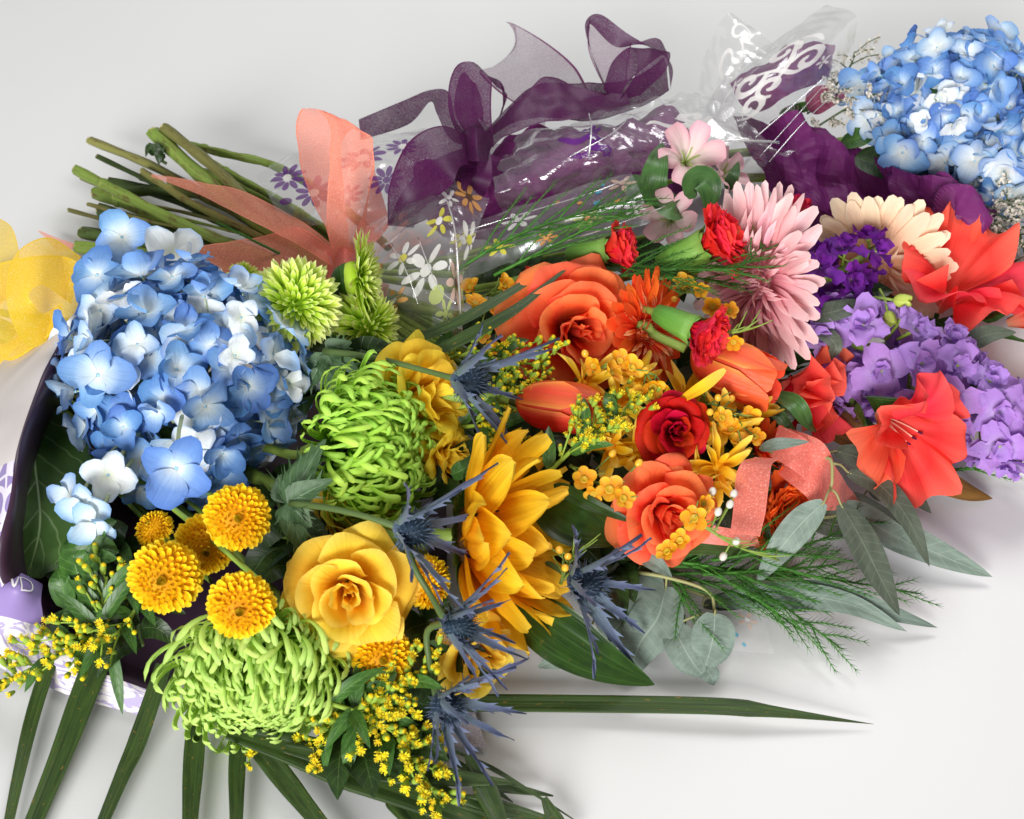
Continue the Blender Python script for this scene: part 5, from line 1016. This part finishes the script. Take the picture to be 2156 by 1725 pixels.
for (pth, r, m, lab) in [
    ([(188, 296, .03), (330, 355, .035), (480, 440, .03), (620, 520, .03), (760, 600, .03)], .0034, STEMB, 'brown green cut stem, upper left end'), ([(322, 280, .05), (420, 370, .05), (540, 470, .04), (660, 550, .03), (800, 640, .03)], .0058, STEM, 'thick flat cut stem with its end raised'),
    ([(345, 270, .055), (440, 345, .055), (540, 440, .045), (650, 530, .03), (800, 620, .03)], .0044, STEMB, 'thick brown cut stem lying over the flat one'), ([(395, 305, .03), (480, 325, .035), (580, 350, .03), (700, 420, .03), (820, 520, .03)], .0036, STEM, 'bright green straight stem at the top of the bundle'),
    ([(160, 358, .035), (260, 410, .04), (390, 475, .04), (520, 530, .03), (700, 600, .025)], .0042, STEM, 'green cut stem, second from the left'), ([(200, 405, .018), (300, 440, .02), (420, 490, .02), (560, 540, .02), (720, 600, .02)], .005, STEM, 'stout green stem under the needle sprig'),
    ([(145, 442, .02), (230, 465, .025), (370, 500, .025), (520, 545, .02), (700, 600, .02)], .0018, STEMB, 'thin reddish twig, leftmost of the bundle'), ([(170, 490, .012), (260, 505, .014), (380, 530, .014), (560, 570, .014), (720, 610, .014)], .0048, STEMD, 'dark hollow stem at the bottom of the bundle'),
    ([(160, 520, .008), (260, 530, .01), (400, 550, .01), (560, 590, .01)], .0048, STEM, 'light green stem peeping out above the hydrangea'), ([(170, 375, .03), (290, 425, .035), (400, 450, .035), (540, 490, .03)], .0014, STEMB, 'thin woody twig between two green stems'),
    ([(265, 404, .02), (360, 402, .025), (480, 420, .03), (620, 480, .03), (760, 570, .03)], .004, STEMD, 'short dark green stem in the middle of the bundle'), ([(360, 380, .03), (450, 420, .032), (560, 480, .03), (700, 560, .03)], .005, STEMB, 'mottled brown stem in the middle of the bundle'),
    ([(420, 370, .02), (500, 400, .02), (600, 450, .02), (760, 560, .02)], .0065, STEM, 'broad pale stem behind the mottled one'), ([(300, 440, .03), (400, 465, .034), (500, 490, .034), (580, 505, .03)], .0013, STEM, 'slim green twig lying nearest the coral ribbon'),
    ([(210, 440, .01), (330, 480, .012), (470, 530, .012), (640, 580, .012)], .005, STEMD, 'dark stem under the thin reddish twig'), ([(205, 330, .02), (330, 390, .025), (470, 460, .025), (640, 540, .02)], .0022, STEMD, 'slim dark stem just under the brown green one'), ([(185, 430, .03), (300, 462, .034), (420, 488, .034), (560, 530, .03)], .0016, STEMB, 'fine brown twig resting on the stout green stem'), ([(300, 360, .04), (400, 425, .042), (520, 485, .04), (660, 560, .03)], .0028, STEMB, 'narrow mottled stem beside the thick flat one'), ([(210, 470, .02), (330, 500, .022), (460, 525, .022), (600, 560, .02)], .0014, STEMB, 'hair thin twig low on the left'), ([(440, 340, .03), (520, 385, .032), (620, 440, .03), (740, 520, .03)], .003, STEM, 'slim green stem under the bright straight one'), ([(240, 415, .03), (350, 455, .035), (470, 505, .035), (600, 555, .03)], .0026, STEM, 'slim green stem crossing over the stout one'), ([(230, 385, .012), (350, 410, .014), (480, 470, .014), (640, 540, .014)], .0045, STEMD, 'dark stem low in the bundle under the green ones')]:
    cutstem(lab, pth, r, m)
sprig('tiny dark leaf sprig on the thick cut stem', [(350, 345, .045), (335, 335, .05), (330, 325, .05)], 350, 3, .012, .008)

# ------------------------------------------------------------------ wraps, tissue, film, ribbons
def paper(name, a, b, scale, dark=None, transl=.1):
    m = NT(name); s, t, r = m.pst(); v = m.n('CombineXYZ', {0: m.math('MULTIPLY', s, scale * .5), 1: m.math('MULTIPLY', t, scale), 2: 0.})
    vo = m.n('TexVoronoi', {'Vector': v, 'Scale': 1.}); wv = m.math('SINE', m.math('MULTIPLY', vo, 22.)); ed = m.n('TexVoronoi', {'Vector': v, 'Scale': 1.}, feature='DISTANCE_TO_EDGE')
    f = m.math('MAXIMUM', m.math('GREATER_THAN', wv, .55), m.math('LESS_THAN', ed, .035)); n = m.n('TexNoise', {'Vector': v, 'Scale': 2.2, 'Detail': 3.}); f = m.math('MULTIPLY', f, m.math('GREATER_THAN', n, .42))
    return m.fin(m.mix(f, hx(a), hx(b)), .45, transl, .35)
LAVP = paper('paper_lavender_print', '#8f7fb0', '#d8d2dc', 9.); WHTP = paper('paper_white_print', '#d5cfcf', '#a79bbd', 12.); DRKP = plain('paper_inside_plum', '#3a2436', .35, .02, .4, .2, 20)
t = thing('wrapping_paper', 'lavender and white printed paper wrapped round the front bouquet', 'wrapping paper', P(60, 900, 0))
p = Patch([[(40, 690, .06), (140, 692, .1), (175, 760, .05), (210, 800, .012), (500, 780, .008), (880, 800, .008)], [(-60, 860, .05), (85, 800, .105), (130, 850, .05), (170, 880, .01), (500, 900, .006), (930, 930, .006)],
           [(-110, 1000, .05), (38, 930, .11), (85, 980, .05), (150, 1000, .008), (500, 1000, .006), (940, 1080, .006)], [(-110, 1150, .035), (20, 1050, .1), (60, 1100, .05), (140, 1110, .008), (500, 1100, .006), (940, 1200, .006)],
           [(-100, 1300, .012), (-5, 1200, .075), (70, 1210, .04), (150, 1210, .008), (500, 1200, .006), (930, 1300, .006)], [(-30, 1385, .006), (60, 1290, .04), (110, 1270, .025), (200, 1280, .006), (500, 1300, .005), (900, 1400, .005)],
           [(130, 1460, .005), (180, 1400, .022), (220, 1370, .012), (280, 1340, .005), (500, 1390, .005), (830, 1450, .005)], [(310, 1510, .004), (330, 1460, .014), (350, 1430, .008), (380, 1420, .005), (520, 1470, .005), (740, 1490, .005)]], .0018, 22, 5)
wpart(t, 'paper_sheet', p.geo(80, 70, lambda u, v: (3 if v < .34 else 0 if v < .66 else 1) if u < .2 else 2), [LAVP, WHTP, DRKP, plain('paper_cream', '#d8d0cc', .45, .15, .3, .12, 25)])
wpart(t, 'paper_corner', Patch([[(920, 1500, .005), (1000, 1500, .005)], [(930, 1570, .004), (1025, 1575, .004)]]).geo(8, 8), [WHTP])
t = thing('paper_cuff', 'crumpled lavender paper cuff with white line figures at the left edge', 'wrapping paper', P(30, 1220, 0))
p2 = Patch([[(-60, 1170, .05), (30, 1195, .06), (90, 1230, .045)], [(-60, 1230, .055), (30, 1240, .065), (85, 1260, .05)], [(-60, 1290, .04), (20, 1300, .045), (95, 1320, .03)]], .002, 30, 3)
wpart(t, 'paper_sheet', p2.geo(30, 30), [plain('paper_lavender', '#8f7bb2', .45, .1, .3, .15, 30)])
WHT = plain('print_white', '#e6e3e0', .5, .1); mb = MB()
for ln in ([(-.5, .5), (-.2, -.3), (.0, .4), (.2, -.5)], [(.3, .5), (.9, .3), (.8, -.4), (.3, -.5), (.35, .5)]): mb.add(p2.line(ln, .5, .35, .3, .05, .0008))
wmb(t, 'line_print', mb, [WHT], 'stuff')

YORG = organza('organza_yellow', '#fbd42a', .78, '#fff0a0'); CORG = organza('organza_coral', '#ff9a80', .7, '#ffc8b4'); CORG2 = organza('organza_coral_dense', '#f88878', .9, '#ffc4b4'); PORG = organza('organza_purple', '#501448', .88, '#682c60', sheen=0.); PORGS = organza('organza_purple_sheer', '#743864', .42, '#845276', sheen=0.)
t = thing('organza_bow', 'sheer yellow organza bow at the left edge', 'bow', P(20, 680, .0))
ribbon(t, 'loop', [[(-120, 600, .06), (-120, 680, .04)], [(-20, 560, .09), (-40, 700, .06)], [(70, 540, .11), (20, 760, .08)], [(150, 545, .11), (130, 690, .1)], [(205, 600, .1), (185, 690, .09)], [(190, 660, .07), (150, 760, .06)]], YORG)
ribbon(t, 'loop', [[(170, 540, .1), (150, 640, .1)], [(100, 500, .12), (90, 600, .12)], [(30, 540, .125), (60, 620, .12)], [(15, 640, .12), (70, 640, .115)], [(60, 730, .1), (90, 660, .105)], [(130, 700, .09), (130, 640, .1)]], YORG)
ribbon(t, 'tail', [[(-10, 455, .08), (-40, 480, .07)], [(25, 480, .09), (-20, 540, .08)], [(40, 540, .09), (-20, 600, .08)], [(30, 620, .09), (-60, 680, .08)]], YORG); ribbon(t, 'tail', [[(110, 660, .08), (150, 700, .07)], [(20, 720, .07), (60, 770, .06)], [(-80, 730, .06), (-40, 830, .05)]], YORG)
t = thing('organza_bow', 'coral organza bow with one tall upright loop', 'bow', P(710, 560, .0))
ribbon(t, 'loop', [[(700, 560, .07), (735, 555, .075), (765, 520, .07)], [(690, 470, .1), (740, 460, .105), (778, 440, .1)], [(690, 370, .13), (740, 370, .135), (787, 365, .13)], [(695, 285, .155), (745, 300, .16), (785, 310, .155)], [(680, 240, .17), (735, 260, .175), (778, 285, .17)], [(645, 229, .17), (700, 245, .165), (750, 270, .155)], [(624, 260, .15), (670, 280, .14), (720, 300, .13)], [(632, 350, .12), (670, 360, .11), (720, 370, .1)], [(665, 440, .09), (700, 450, .08), (730, 460, .075)], [(705, 545, .065), (720, 545, .06), (740, 545, .06)]], CORG, wav=.0035, seed=3)
ribbon(t, 'tail', [[(700, 560, .07), (715, 530, .07)], [(600, 500, .06), (640, 470, .06)], [(500, 450, .06), (520, 405, .055)], [(420, 410, .055), (430, 385, .055)], [(318, 372, .05), (320, 367, .05)]], CORG, wav=.001)
ribbon(t, 'tail', [[(720, 580, .06), (715, 535, .07)], [(600, 610, .05), (630, 480, .06)], [(500, 600, .035), (540, 500, .05)], [(400, 600, .03), (415, 520, .035)]], CORG, wav=.002)
ribbon(t, 'tail', [[(750, 545, .06), (745, 500, .07)], [(800, 500, .05), (770, 430, .06)], [(822, 470, .04), (785, 345, .06)]], CORG2); ribbon(t, 'knot', [[(690, 530, .07), (690, 580, .06)], [(725, 520, .085), (725, 590, .08)], [(760, 530, .07), (755, 585, .06)]], CORG2, wav=.002)
ribbon(t, 'tail', [[(690, 560, .06), (690, 600, .06)], [(760, 580, .05), (750, 640, .05)], [(820, 600, .035), (810, 650, .03)]], CORG)
ribbon(t, 'tail', [[(80, 487, .01), (84, 486, .01)], [(95, 500, .01), (130, 505, .01)], [(120, 530, .008), (180, 520, .008)]], CORG)
t = thing('organza_ribbon', 'shiny coral ribbon loop lying over the orange carnation', 'ribbon', P(1600, 1040, .0))
ribbon(t, 'loop', [[(1535, 1120, .07), (1600, 1130, .065)], [(1545, 1060, .09), (1615, 1060, .085)], [(1555, 985, .1), (1625, 980, .095)], [(1590, 965, .09), (1640, 960, .085)]], CORG2, wav=.0025, seed=5); ribbon(t, 'tail', [[(1440, 1090, .06), (1440, 1140, .05)], [(1520, 1110, .06), (1540, 1150, .05)], [(1590, 1120, .05), (1600, 1150, .04)]], CORG2)
t = thing('organza_ribbon', 'wide coral ribbon fold beside the eucalyptus twig', 'ribbon', P(1700, 1000, .0))
ribbon(t, 'loop', [[(1640, 1000, .06), (1660, 900, .07)], [(1690, 1040, .065), (1730, 930, .08)], [(1720, 1075, .05), (1760, 980, .065)], [(1800, 1065, .02), (1805, 1055, .02)]], CORG2, wav=.004, seed=6); ribbon(t, 'loop', [[(1620, 960, .07), (1640, 895, .075)], [(1670, 990, .075), (1690, 920, .08)], [(1730, 1040, .06), (1735, 960, .07)]], CORG2)
t = thing('organza_bow', 'dark purple organza bow on the back bouquet', 'bow', P(1000, 310, .0))
ribbon(t, 'tail', [[(755, 252, .05), (760, 296, .04)], [(850, 212, .07), (860, 262, .05)], [(905, 190, .085), (905, 215, .075)], [(945, 195, .09), (920, 240, .08)], [(960, 255, .08), (945, 290, .07)], [(1000, 300, .07), (985, 310, .06)]], PORG)
ribbon(t, 'loop', [[(980, 315, .11), (1040, 310, .11)], [(945, 235, .13), (1035, 245, .125)], [(950, 160, .145), (1035, 190, .135)], [(982, 132, .15), (1040, 168, .14)], [(1050, 180, .13), (1068, 200, .12)], [(1062, 215, .115), (1040, 260, .1)], [(1030, 290, .1), (1000, 315, .09)]], PORG, wav=.004, seed=4)
ribbon(t, 'loop', [[(1000, 310, .1), (1030, 300, .1)], [(960, 240, .12), (1000, 230, .12)], [(962, 180, .13), (1000, 175, .125)], [(985, 150, .13), (1010, 200, .12)], [(1000, 240, .11), (1020, 260, .1)]], PORG, wav=.004, seed=5)
ribbon(t, 'loop', [[(1000, 295, .115), (1005, 350, .115)], [(930, 265, .135), (970, 350, .125)], [(860, 300, .135), (950, 390, .125)], [(820, 390, .115), (900, 430, .105)], [(816, 475, .1), (870, 480, .08)]], PORG); ribbon(t, 'loop', [[(860, 480, .08), (818, 470, .09)], [(920, 450, .1), (850, 400, .1)], [(980, 400, .11), (910, 340, .11)], [(1010, 340, .11), (980, 310, .11)]], PORG)
ribbon(t, 'loop', [[(1005, 320, .08), (1010, 290, .085)], [(1060, 270, .085), (1075, 220, .095)], [(1130, 250, .085), (1130, 180, .1)], [(1250, 255, .08), (1230, 175, .095)], [(1350, 225, .075), (1330, 165, .09)], [(1412, 190, .07), (1400, 120, .09)]], PORG, wav=.004, seed=6)
ribbon(t, 'loop', [[(1010, 330, .1), (1015, 290, .11)], [(1060, 290, .1), (1090, 215, .11)], [(1140, 255, .1), (1150, 165, .11)], [(1240, 250, .09), (1240, 190, .1)], [(1330, 215, .09), (1320, 195, .095)]], PORG, wav=.005, seed=7)
ribbon(t, 'loop', [[(1300, 215, .09), (1350, 200, .09)], [(1340, 150, .105), (1400, 150, .1)], [(1330, 100, .115), (1405, 110, .105)], [(1290, 130, .11), (1330, 165, .1)], [(1270, 190, .1), (1300, 210, .09)]], PORG, wav=.003, seed=8)
ribbon(t, 'loop', [[(1412, 190, .08), (1405, 110, .1)], [(1410, 130, .1), (1380, 80, .11)], [(1320, 70, .12), (1300, 100, .11)], [(1262, 30, .13), (1240, 50, .12)], [(1232, 50, .12), (1245, 110, .11)], [(1245, 110, .11), (1270, 180, .1)], [(1275, 180, .09), (1290, 210, .08)]], PORG)
ribbon(t, 'loop', [[(1240, 40, .12), (1330, 90, .11)], [(1240, 110, .11), (1320, 160, .1)], [(1280, 200, .09), (1330, 210, .085)]], PORGS)
ribbon(t, 'tail', [[(1062, 46, .09), (1085, 52, .09)], [(1085, 52, .09), (1085, 100, .08)], [(1150, 90, .09), (1040, 140, .06)], [(1210, 140, .09), (1010, 155, .06)], [(1250, 205, .08), (1090, 220, .06)], [(1290, 215, .07), (1180, 225, .06)]], PORGS)
ribbon(t, 'tail', [[(985, 310, .115), (1030, 300, .115)], [(965, 360, .11), (1035, 375, .105)], [(940, 400, .095), (1010, 430, .085)]], PORG); ribbon(t, 'knot', [[(970, 280, .115), (980, 335, .11)], [(1000, 270, .13), (1005, 342, .13)], [(1035, 285, .115), (1030, 338, .11)]], PORG, wav=.002)
ribbon(t, 'tail', [[(1010, 300, .07), (1010, 320, .07)], [(1080, 300, .07), (1060, 330, .06)], [(1150, 250, .08), (1140, 300, .06)]], PORGS)

def tissue_mat():
    m = NT('tissue_purple'); tc = m.n('TexCoord', out=3); n = m.n('TexVoronoi', {'Vector': tc, 'Scale': 17., 'Randomness': 1.}, feature='DISTANCE_TO_EDGE'); n2 = m.n('TexNoise', {'Vector': tc, 'Scale': 24., 'Detail': 4.})
    n3 = m.n('TexNoise', {'Vector': tc, 'Scale': 30., 'Detail': 3., 'Distortion': 1.2}); h = m.math('ABSOLUTE', m.math('SUBTRACT', n3, .5))
    return m.fin(m.mix(n2, hx('#621c5c'), hx('#8c387e')), .5, .38, .25, h, .35, .006)
TIS = tissue_mat()
def tissue(label, grids, amp=.0065):
    t = thing('tissue_paper', label, 'tissue paper', P(*grids[0][1][1]))
    for k, g in enumerate(grids): wpart(t, 'tissue_fold', Patch(g, amp * 3.2, 19, 60 + k, n=4).geo(56, 38), TIS, None, False)
tissue('crumpled purple tissue paper under the back hydrangea', [[[(1540, 240, .06), (1650, 260, .08), (1750, 270, .07), (1850, 340, .06), (1960, 380, .08), (2060, 430, .05)], [(1580, 330, .06), (1680, 340, .075), (1760, 350, .06), (1850, 410, .05), (1960, 430, .07), (2070, 500, .04)], [(1620, 400, .04), (1700, 440, .05), (1770, 470, .035), (1880, 490, .03), (1990, 540, .04), (2100, 620, .02)], [(1660, 480, .01), (1720, 530, .015), (1800, 560, .01), (1900, 580, .01), (2010, 620, .01), (2110, 640, .005)]],
        [[(1950, 385, .06), (2000, 375, .085), (2050, 400, .085), (2075, 450, .06)], [(1960, 450, .065), (2010, 440, .09), (2050, 470, .08), (2070, 520, .05)], [(1990, 540, .04), (2030, 540, .05), (2060, 570, .04), (2100, 610, .02)]]])
tissue('purple tissue paper below the purple bow inside the cellophane', [[[(870, 340, .05), (1000, 330, .06), (1150, 270, .07), (1300, 250, .06), (1420, 230, .05)], [(880, 400, .05), (1020, 390, .07), (1180, 340, .085), (1330, 300, .075), (1480, 290, .05)], [(900, 450, .03), (1030, 450, .05), (1200, 410, .065), (1350, 370, .055), (1520, 340, .04)], [(950, 500, .006), (1050, 500, .01), (1220, 470, .01), (1380, 430, .01), (1560, 380, .006)]]])
tissue('purple tissue tube end seen through white swirl print', [[[(1540, 180, .08), (1620, 120, .1), (1700, 90, .1), (1760, 95, .09)], [(1560, 220, .09), (1640, 160, .11), (1710, 130, .11), (1750, 130, .09)], [(1600, 240, .08), (1660, 200, .1), (1710, 180, .09), (1740, 160, .08)]]], .002)

FILM = film('cellophane_clear', 1.1, (.985, .985, .985, 1), .07, .2, .045); PRW, PRP, PRY, PRO, PRB, PRD, PRG, PRV = [inkmat('print_' + n, c) for n, c in (('white', '#f4f2ee'), ('pink', '#e2c2b0'), ('yellow', '#e2dc58'), ('orange', '#f0b068'), ('blue', '#5cb8d4'), ('brown', '#6a5030'), ('green', '#c8d484'), ('violet', '#6a3088'))]
PR = [PRW, PRP, PRY, PRO, PRB, PRD, PRG, PRV]
def daisy(mb, p, u, v, sz, mi, ci, n=6, asp=1., rot=0., off=.0008):
    for k in range(n):
        a = rot + 2 * PI * k / n; el = [(.62 + .38 * math.cos(x), .17 * math.sin(x)) for x in np.linspace(0, 2 * PI, 12, endpoint=False)]
        q = [(x * math.cos(a) - y * math.sin(a), x * math.sin(a) + y * math.cos(a)) for x, y in el]; mb.add(p.shape(q, u, v, sz, off, asp), None, mi)
    mb.add(p.shape([(.24 * math.cos(x), .24 * math.sin(x)) for x in np.linspace(0, 2 * PI, 12, endpoint=False)], u, v, sz, off + .0006, asp), None, ci)
def cello(label, grid, amp, freq, seed, prints, nu=120, nv=90, mats=None, extra=()):
    nu, nv = (6, 6) if amp == 0 else (nu, nv); t = thing('cellophane_wrap', label, 'cellophane', P(*grid[0][0])); p = Patch(grid, amp * .75, freq * 1.8, seed); wpart(t, 'film', p.geo(nu, nv), mats or FILM, None, False); mb = MB()
    for pr in prints:
        if pr[0] == 'd': daisy(mb, p, *pr[1:])
        elif pr[0] == 'o': mb.add(p.shape([(math.cos(x), math.sin(x)) for x in np.linspace(0, 2 * PI, 12, endpoint=False)], pr[1], pr[2], pr[3], .0008, pr[5] if len(pr) > 5 else 1.), None, pr[4])
        elif pr[0] == 'l': mb.add(p.line(pr[1], *pr[2:6], .0008, pr[7], pr[8]), None, pr[6])
    if prints: wmb(t, 'print', mb, PR, 'stuff')
    for k, (pts, r) in enumerate(extra): wpart(t, 'fold_edge', tube(PP(pts), r, 6, 16), cache('foldedge', lambda: film('film_edge', 1.2, (.97, .97, .97, 1), .3, .1, .3)))
    return t
cello('daisy printed cellophane beside the lime mums', [[(690, 540, .07), (800, 460, .09), (930, 375, .11), (1030, 420, .1)], [(720, 600, .07), (820, 530, .1), (940, 460, .12), (1000, 500, .11)], [(740, 680, .06), (840, 620, .09), (940, 570, .115), (975, 600, .1)], [(760, 740, .05), (850, 710, .07), (930, 690, .09), (975, 720, .08)]], .004, 22, 71, [
    ('d', .86, .1, .12, 3, 5, 7, 1., .2), ('d', .82, .72, .15, 1, 5, 7, 1., .3), ('d', .95, .38, .14, 0, 2, 6, 1., .5), ('d', .52, .62, .16, 0, 0, 6, 1., .1), ('d', .4, .45, .1, 0, 2, 6, 1., .9), ('d', .62, .35, .1, 2, 0, 5, 1., 0), ('d', .7, .92, .1, 6, 6, 6, 1., 0), ('d', .3, .7, .1, 3, 0, 6, 1., .4), ('o', .25, .4, .03, 3), ('o', .6, .8, .06, 6), ('d', .7, .18, .08, 0, 0, 5, 1., .2), ('d', .97, .8, .1, 6, 6, 6, 1., .2)],
    extra=[([(925, 380, .115), (955, 470, .125), (965, 580, .12), (972, 700, .095)], .0007), ([(880, 500, .115), (920, 600, .115), (960, 640, .115)], .0004), ([(800, 480, .1), (850, 560, .105), (880, 640, .1)], .0004)])
cello('daisy printed cellophane sheet above the fern sprigs', [[(920, 490, .09), (1050, 450, .1), (1200, 400, .11), (1330, 362, .115)], [(940, 540, .095), (1060, 500, .11), (1210, 450, .12), (1350, 410, .12)], [(960, 600, .09), (1080, 550, .1), (1220, 510, .11), (1370, 470, .11)]], .002, 16, 72, [
    ('d', .42, .28, .085, 0, 0, 6, 2., .2), ('d', .3, .66, .085, 2, 2, 6, 2., .4), ('d', .52, .78, .06, 3, 3, 6, 2., .1), ('d', .72, .66, .075, 6, 3, 6, 2., .3), ('o', .8, .24, .018, 4, 2.), ('o', .83, .12, .012, 4, 2.), ('o', .78, .45, .02, 4, 2.), ('o', .7, .35, .014, 3, 2.), ('o', .6, .2, .012, 3, 2.), ('d', .93, .2, .08, 1, 1, 5, 2., .3), ('o', .88, .5, .015, 3, 2.), ('d', .12, .3, .08, 2, 0, 6, 2., 0), ('d', .95, .7, .06, 0, 0, 6, 2., .5)],
    extra=[([(970, 490, .1), (1100, 450, .112), (1250, 405, .122), (1330, 372, .12)], .0004), ([(1150, 520, .12), (1280, 480, .125), (1400, 435, .12)], .0005)])
def swirl(s): return [(math.cos(a) * (1 - a / 9), math.sin(a) * (1 - a / 9) * s) for a in np.linspace(0, 7.5, 12)]
cello('clear cellophane with white swirl print round the purple tube', [[(1480, 240, .08), (1530, 150, .11), (1640, 80, .13), (1740, 10, .13)], [(1520, 270, .085), (1580, 190, .125), (1690, 110, .14), (1800, 30, .13)], [(1570, 300, .07), (1650, 240, .1), (1740, 170, .11), (1800, 90, .1)]], .0025, 24, 73,
      [('l', swirl(1), .35, .42, .13, .22, 0, 1., .3), ('l', swirl(1), .42, .62, .1, .22, 0, 1., 2.), ('l', swirl(-1), .6, .35, .11, .2, 0, 1., 1.), ('l', swirl(1), .66, .62, .12, .22, 0, 1., 4.), ('l', swirl(-1), .25, .65, .12, .22, 0, 1., 3.), ('l', [(-1, -1), (0, 0), (.4, 1), (1.2, 1.2)], .5, .5, .15, .12, 0, 1., 0.), ('l', [(-1, 1), (0, .3), (.6, -.5), (1., -1.4)], .55, .5, .15, .12, 0, 1., 0.), ('l', [(-.6, -.6), (.3, 0), (.8, .8)], .75, .4, .12, .14, 0, 1., .5), ('d', .3, .3, .06, 0, 0, 5), ('d', .72, .78, .06, 0, 0, 5)],
      extra=[([(1740, 160, .12), (1660, 230, .11), (1590, 290, .1)], .0004), ([(1760, 150, .12), (1690, 230, .1), (1600, 330, .09)], .0003)])
cello('clear crumpled cellophane flap standing behind the purple tube', [[(1470, 190, .05), (1490, 100, .08), (1530, 30, .11), (1560, 40, .1)], [(1500, 210, .05), (1530, 140, .08), (1560, 80, .1), (1600, 70, .1)], [(1540, 220, .05), (1580, 170, .07), (1610, 120, .09), (1640, 100, .09)]], .003, 26, 74, [('l', swirl(1), .4, .5, .25, .1, 0, 1., 0.), ('l', swirl(-1), .7, .4, .2, .1, 0, 1., 2.)])
cello('crackled clear cellophane covering the purple tissue by the bow', [[(1040, 340, .06), (1110, 280, .075), (1200, 260, .085), (1330, 220, .1), (1480, 200, .09), (1600, 280, .09)], [(1045, 370, .07), (1120, 310, .09), (1230, 290, .115), (1360, 270, .105), (1500, 270, .1), (1640, 320, .09)], [(1040, 410, .08), (1150, 360, .1), (1260, 340, .105), (1400, 310, .1), (1540, 330, .09), (1700, 320, .07)], [(1060, 450, .05), (1200, 410, .07), (1320, 370, .08), (1440, 340, .07), (1580, 380, .06), (1760, 290, .05)]], .006, 26, 75,
      [('l', [(-1, 0), (-.3, .4), (.5, .1), (1.2, .5)], .38, .35, .07, .3, 7, 1.4, .3), ('l', [(-1, 0), (-.3, .4), (.5, .1), (1.2, .5)], .44, .5, .06, .3, 7, 1.4, 1.3), ('d', .42, .25, .05, 7, 0, 8), ('d', .36, .55, .05, 7, 7, 7), ('l', [(-1, 0), (0, .4), (1, 0)], .7, .3, .09, .3, 0, 1., .2), ('l', swirl(1), .75, .25, .05, .3, 0, 1., .2)],
      extra=[([(1480, 300, .11), (1560, 296, .112), (1640, 300, .1)], .0011), ([(1790, 170, .1), (1700, 250, .1), (1620, 340, .09)], .0004), ([(1200, 330, .12), (1290, 280, .12), (1330, 240, .11)], .0005), ([(1240, 330, .115), (1245, 270, .12), (1240, 240, .115)], .0006)])
cello('clear cellophane with violet shell print left of the coral bow loop', [[(540, 370, .05), (620, 320, .07), (760, 290, .08), (900, 270, .07)], [(570, 420, .06), (660, 390, .08), (790, 350, .09), (900, 330, .08)], [(600, 480, .05), (690, 470, .06), (800, 440, .07), (890, 420, .06)]], .004, 22, 76, [('d', .2, .3, .14, 7, 0, 9, 1.3, 0), ('d', .32, .6, .14, 7, 0, 9, 1.3, .3), ('d', .62, .35, .13, 7, 0, 9, 1.3, .1), ('d', .72, .7, .12, 7, 7, 9, 1.3, .1), ('d', .85, .3, .1, 7, 0, 9, 1.3, .1), ('d', .48, .75, .1, 7, 0, 9, 1.3, .1), ('o', .1, .6, .05, 7), ('o', .5, .2, .05, 0)])
cello('corner of clear film with pale printed flower lying on the table', [[(1500, 1280, .007), (1610, 1290, .008)], [(1540, 1370, .006), (1630, 1378, .006)]], .0, 20, 77, [('d', .6, .25, .22, 1, 0, 5, 1., .2), ('o', .25, .62, .06, 4), ('o', .35, .85, .05, 4)], 6, 6, film('film_matt', .5, (.97, .97, .97, 1), .0, .4, .06))
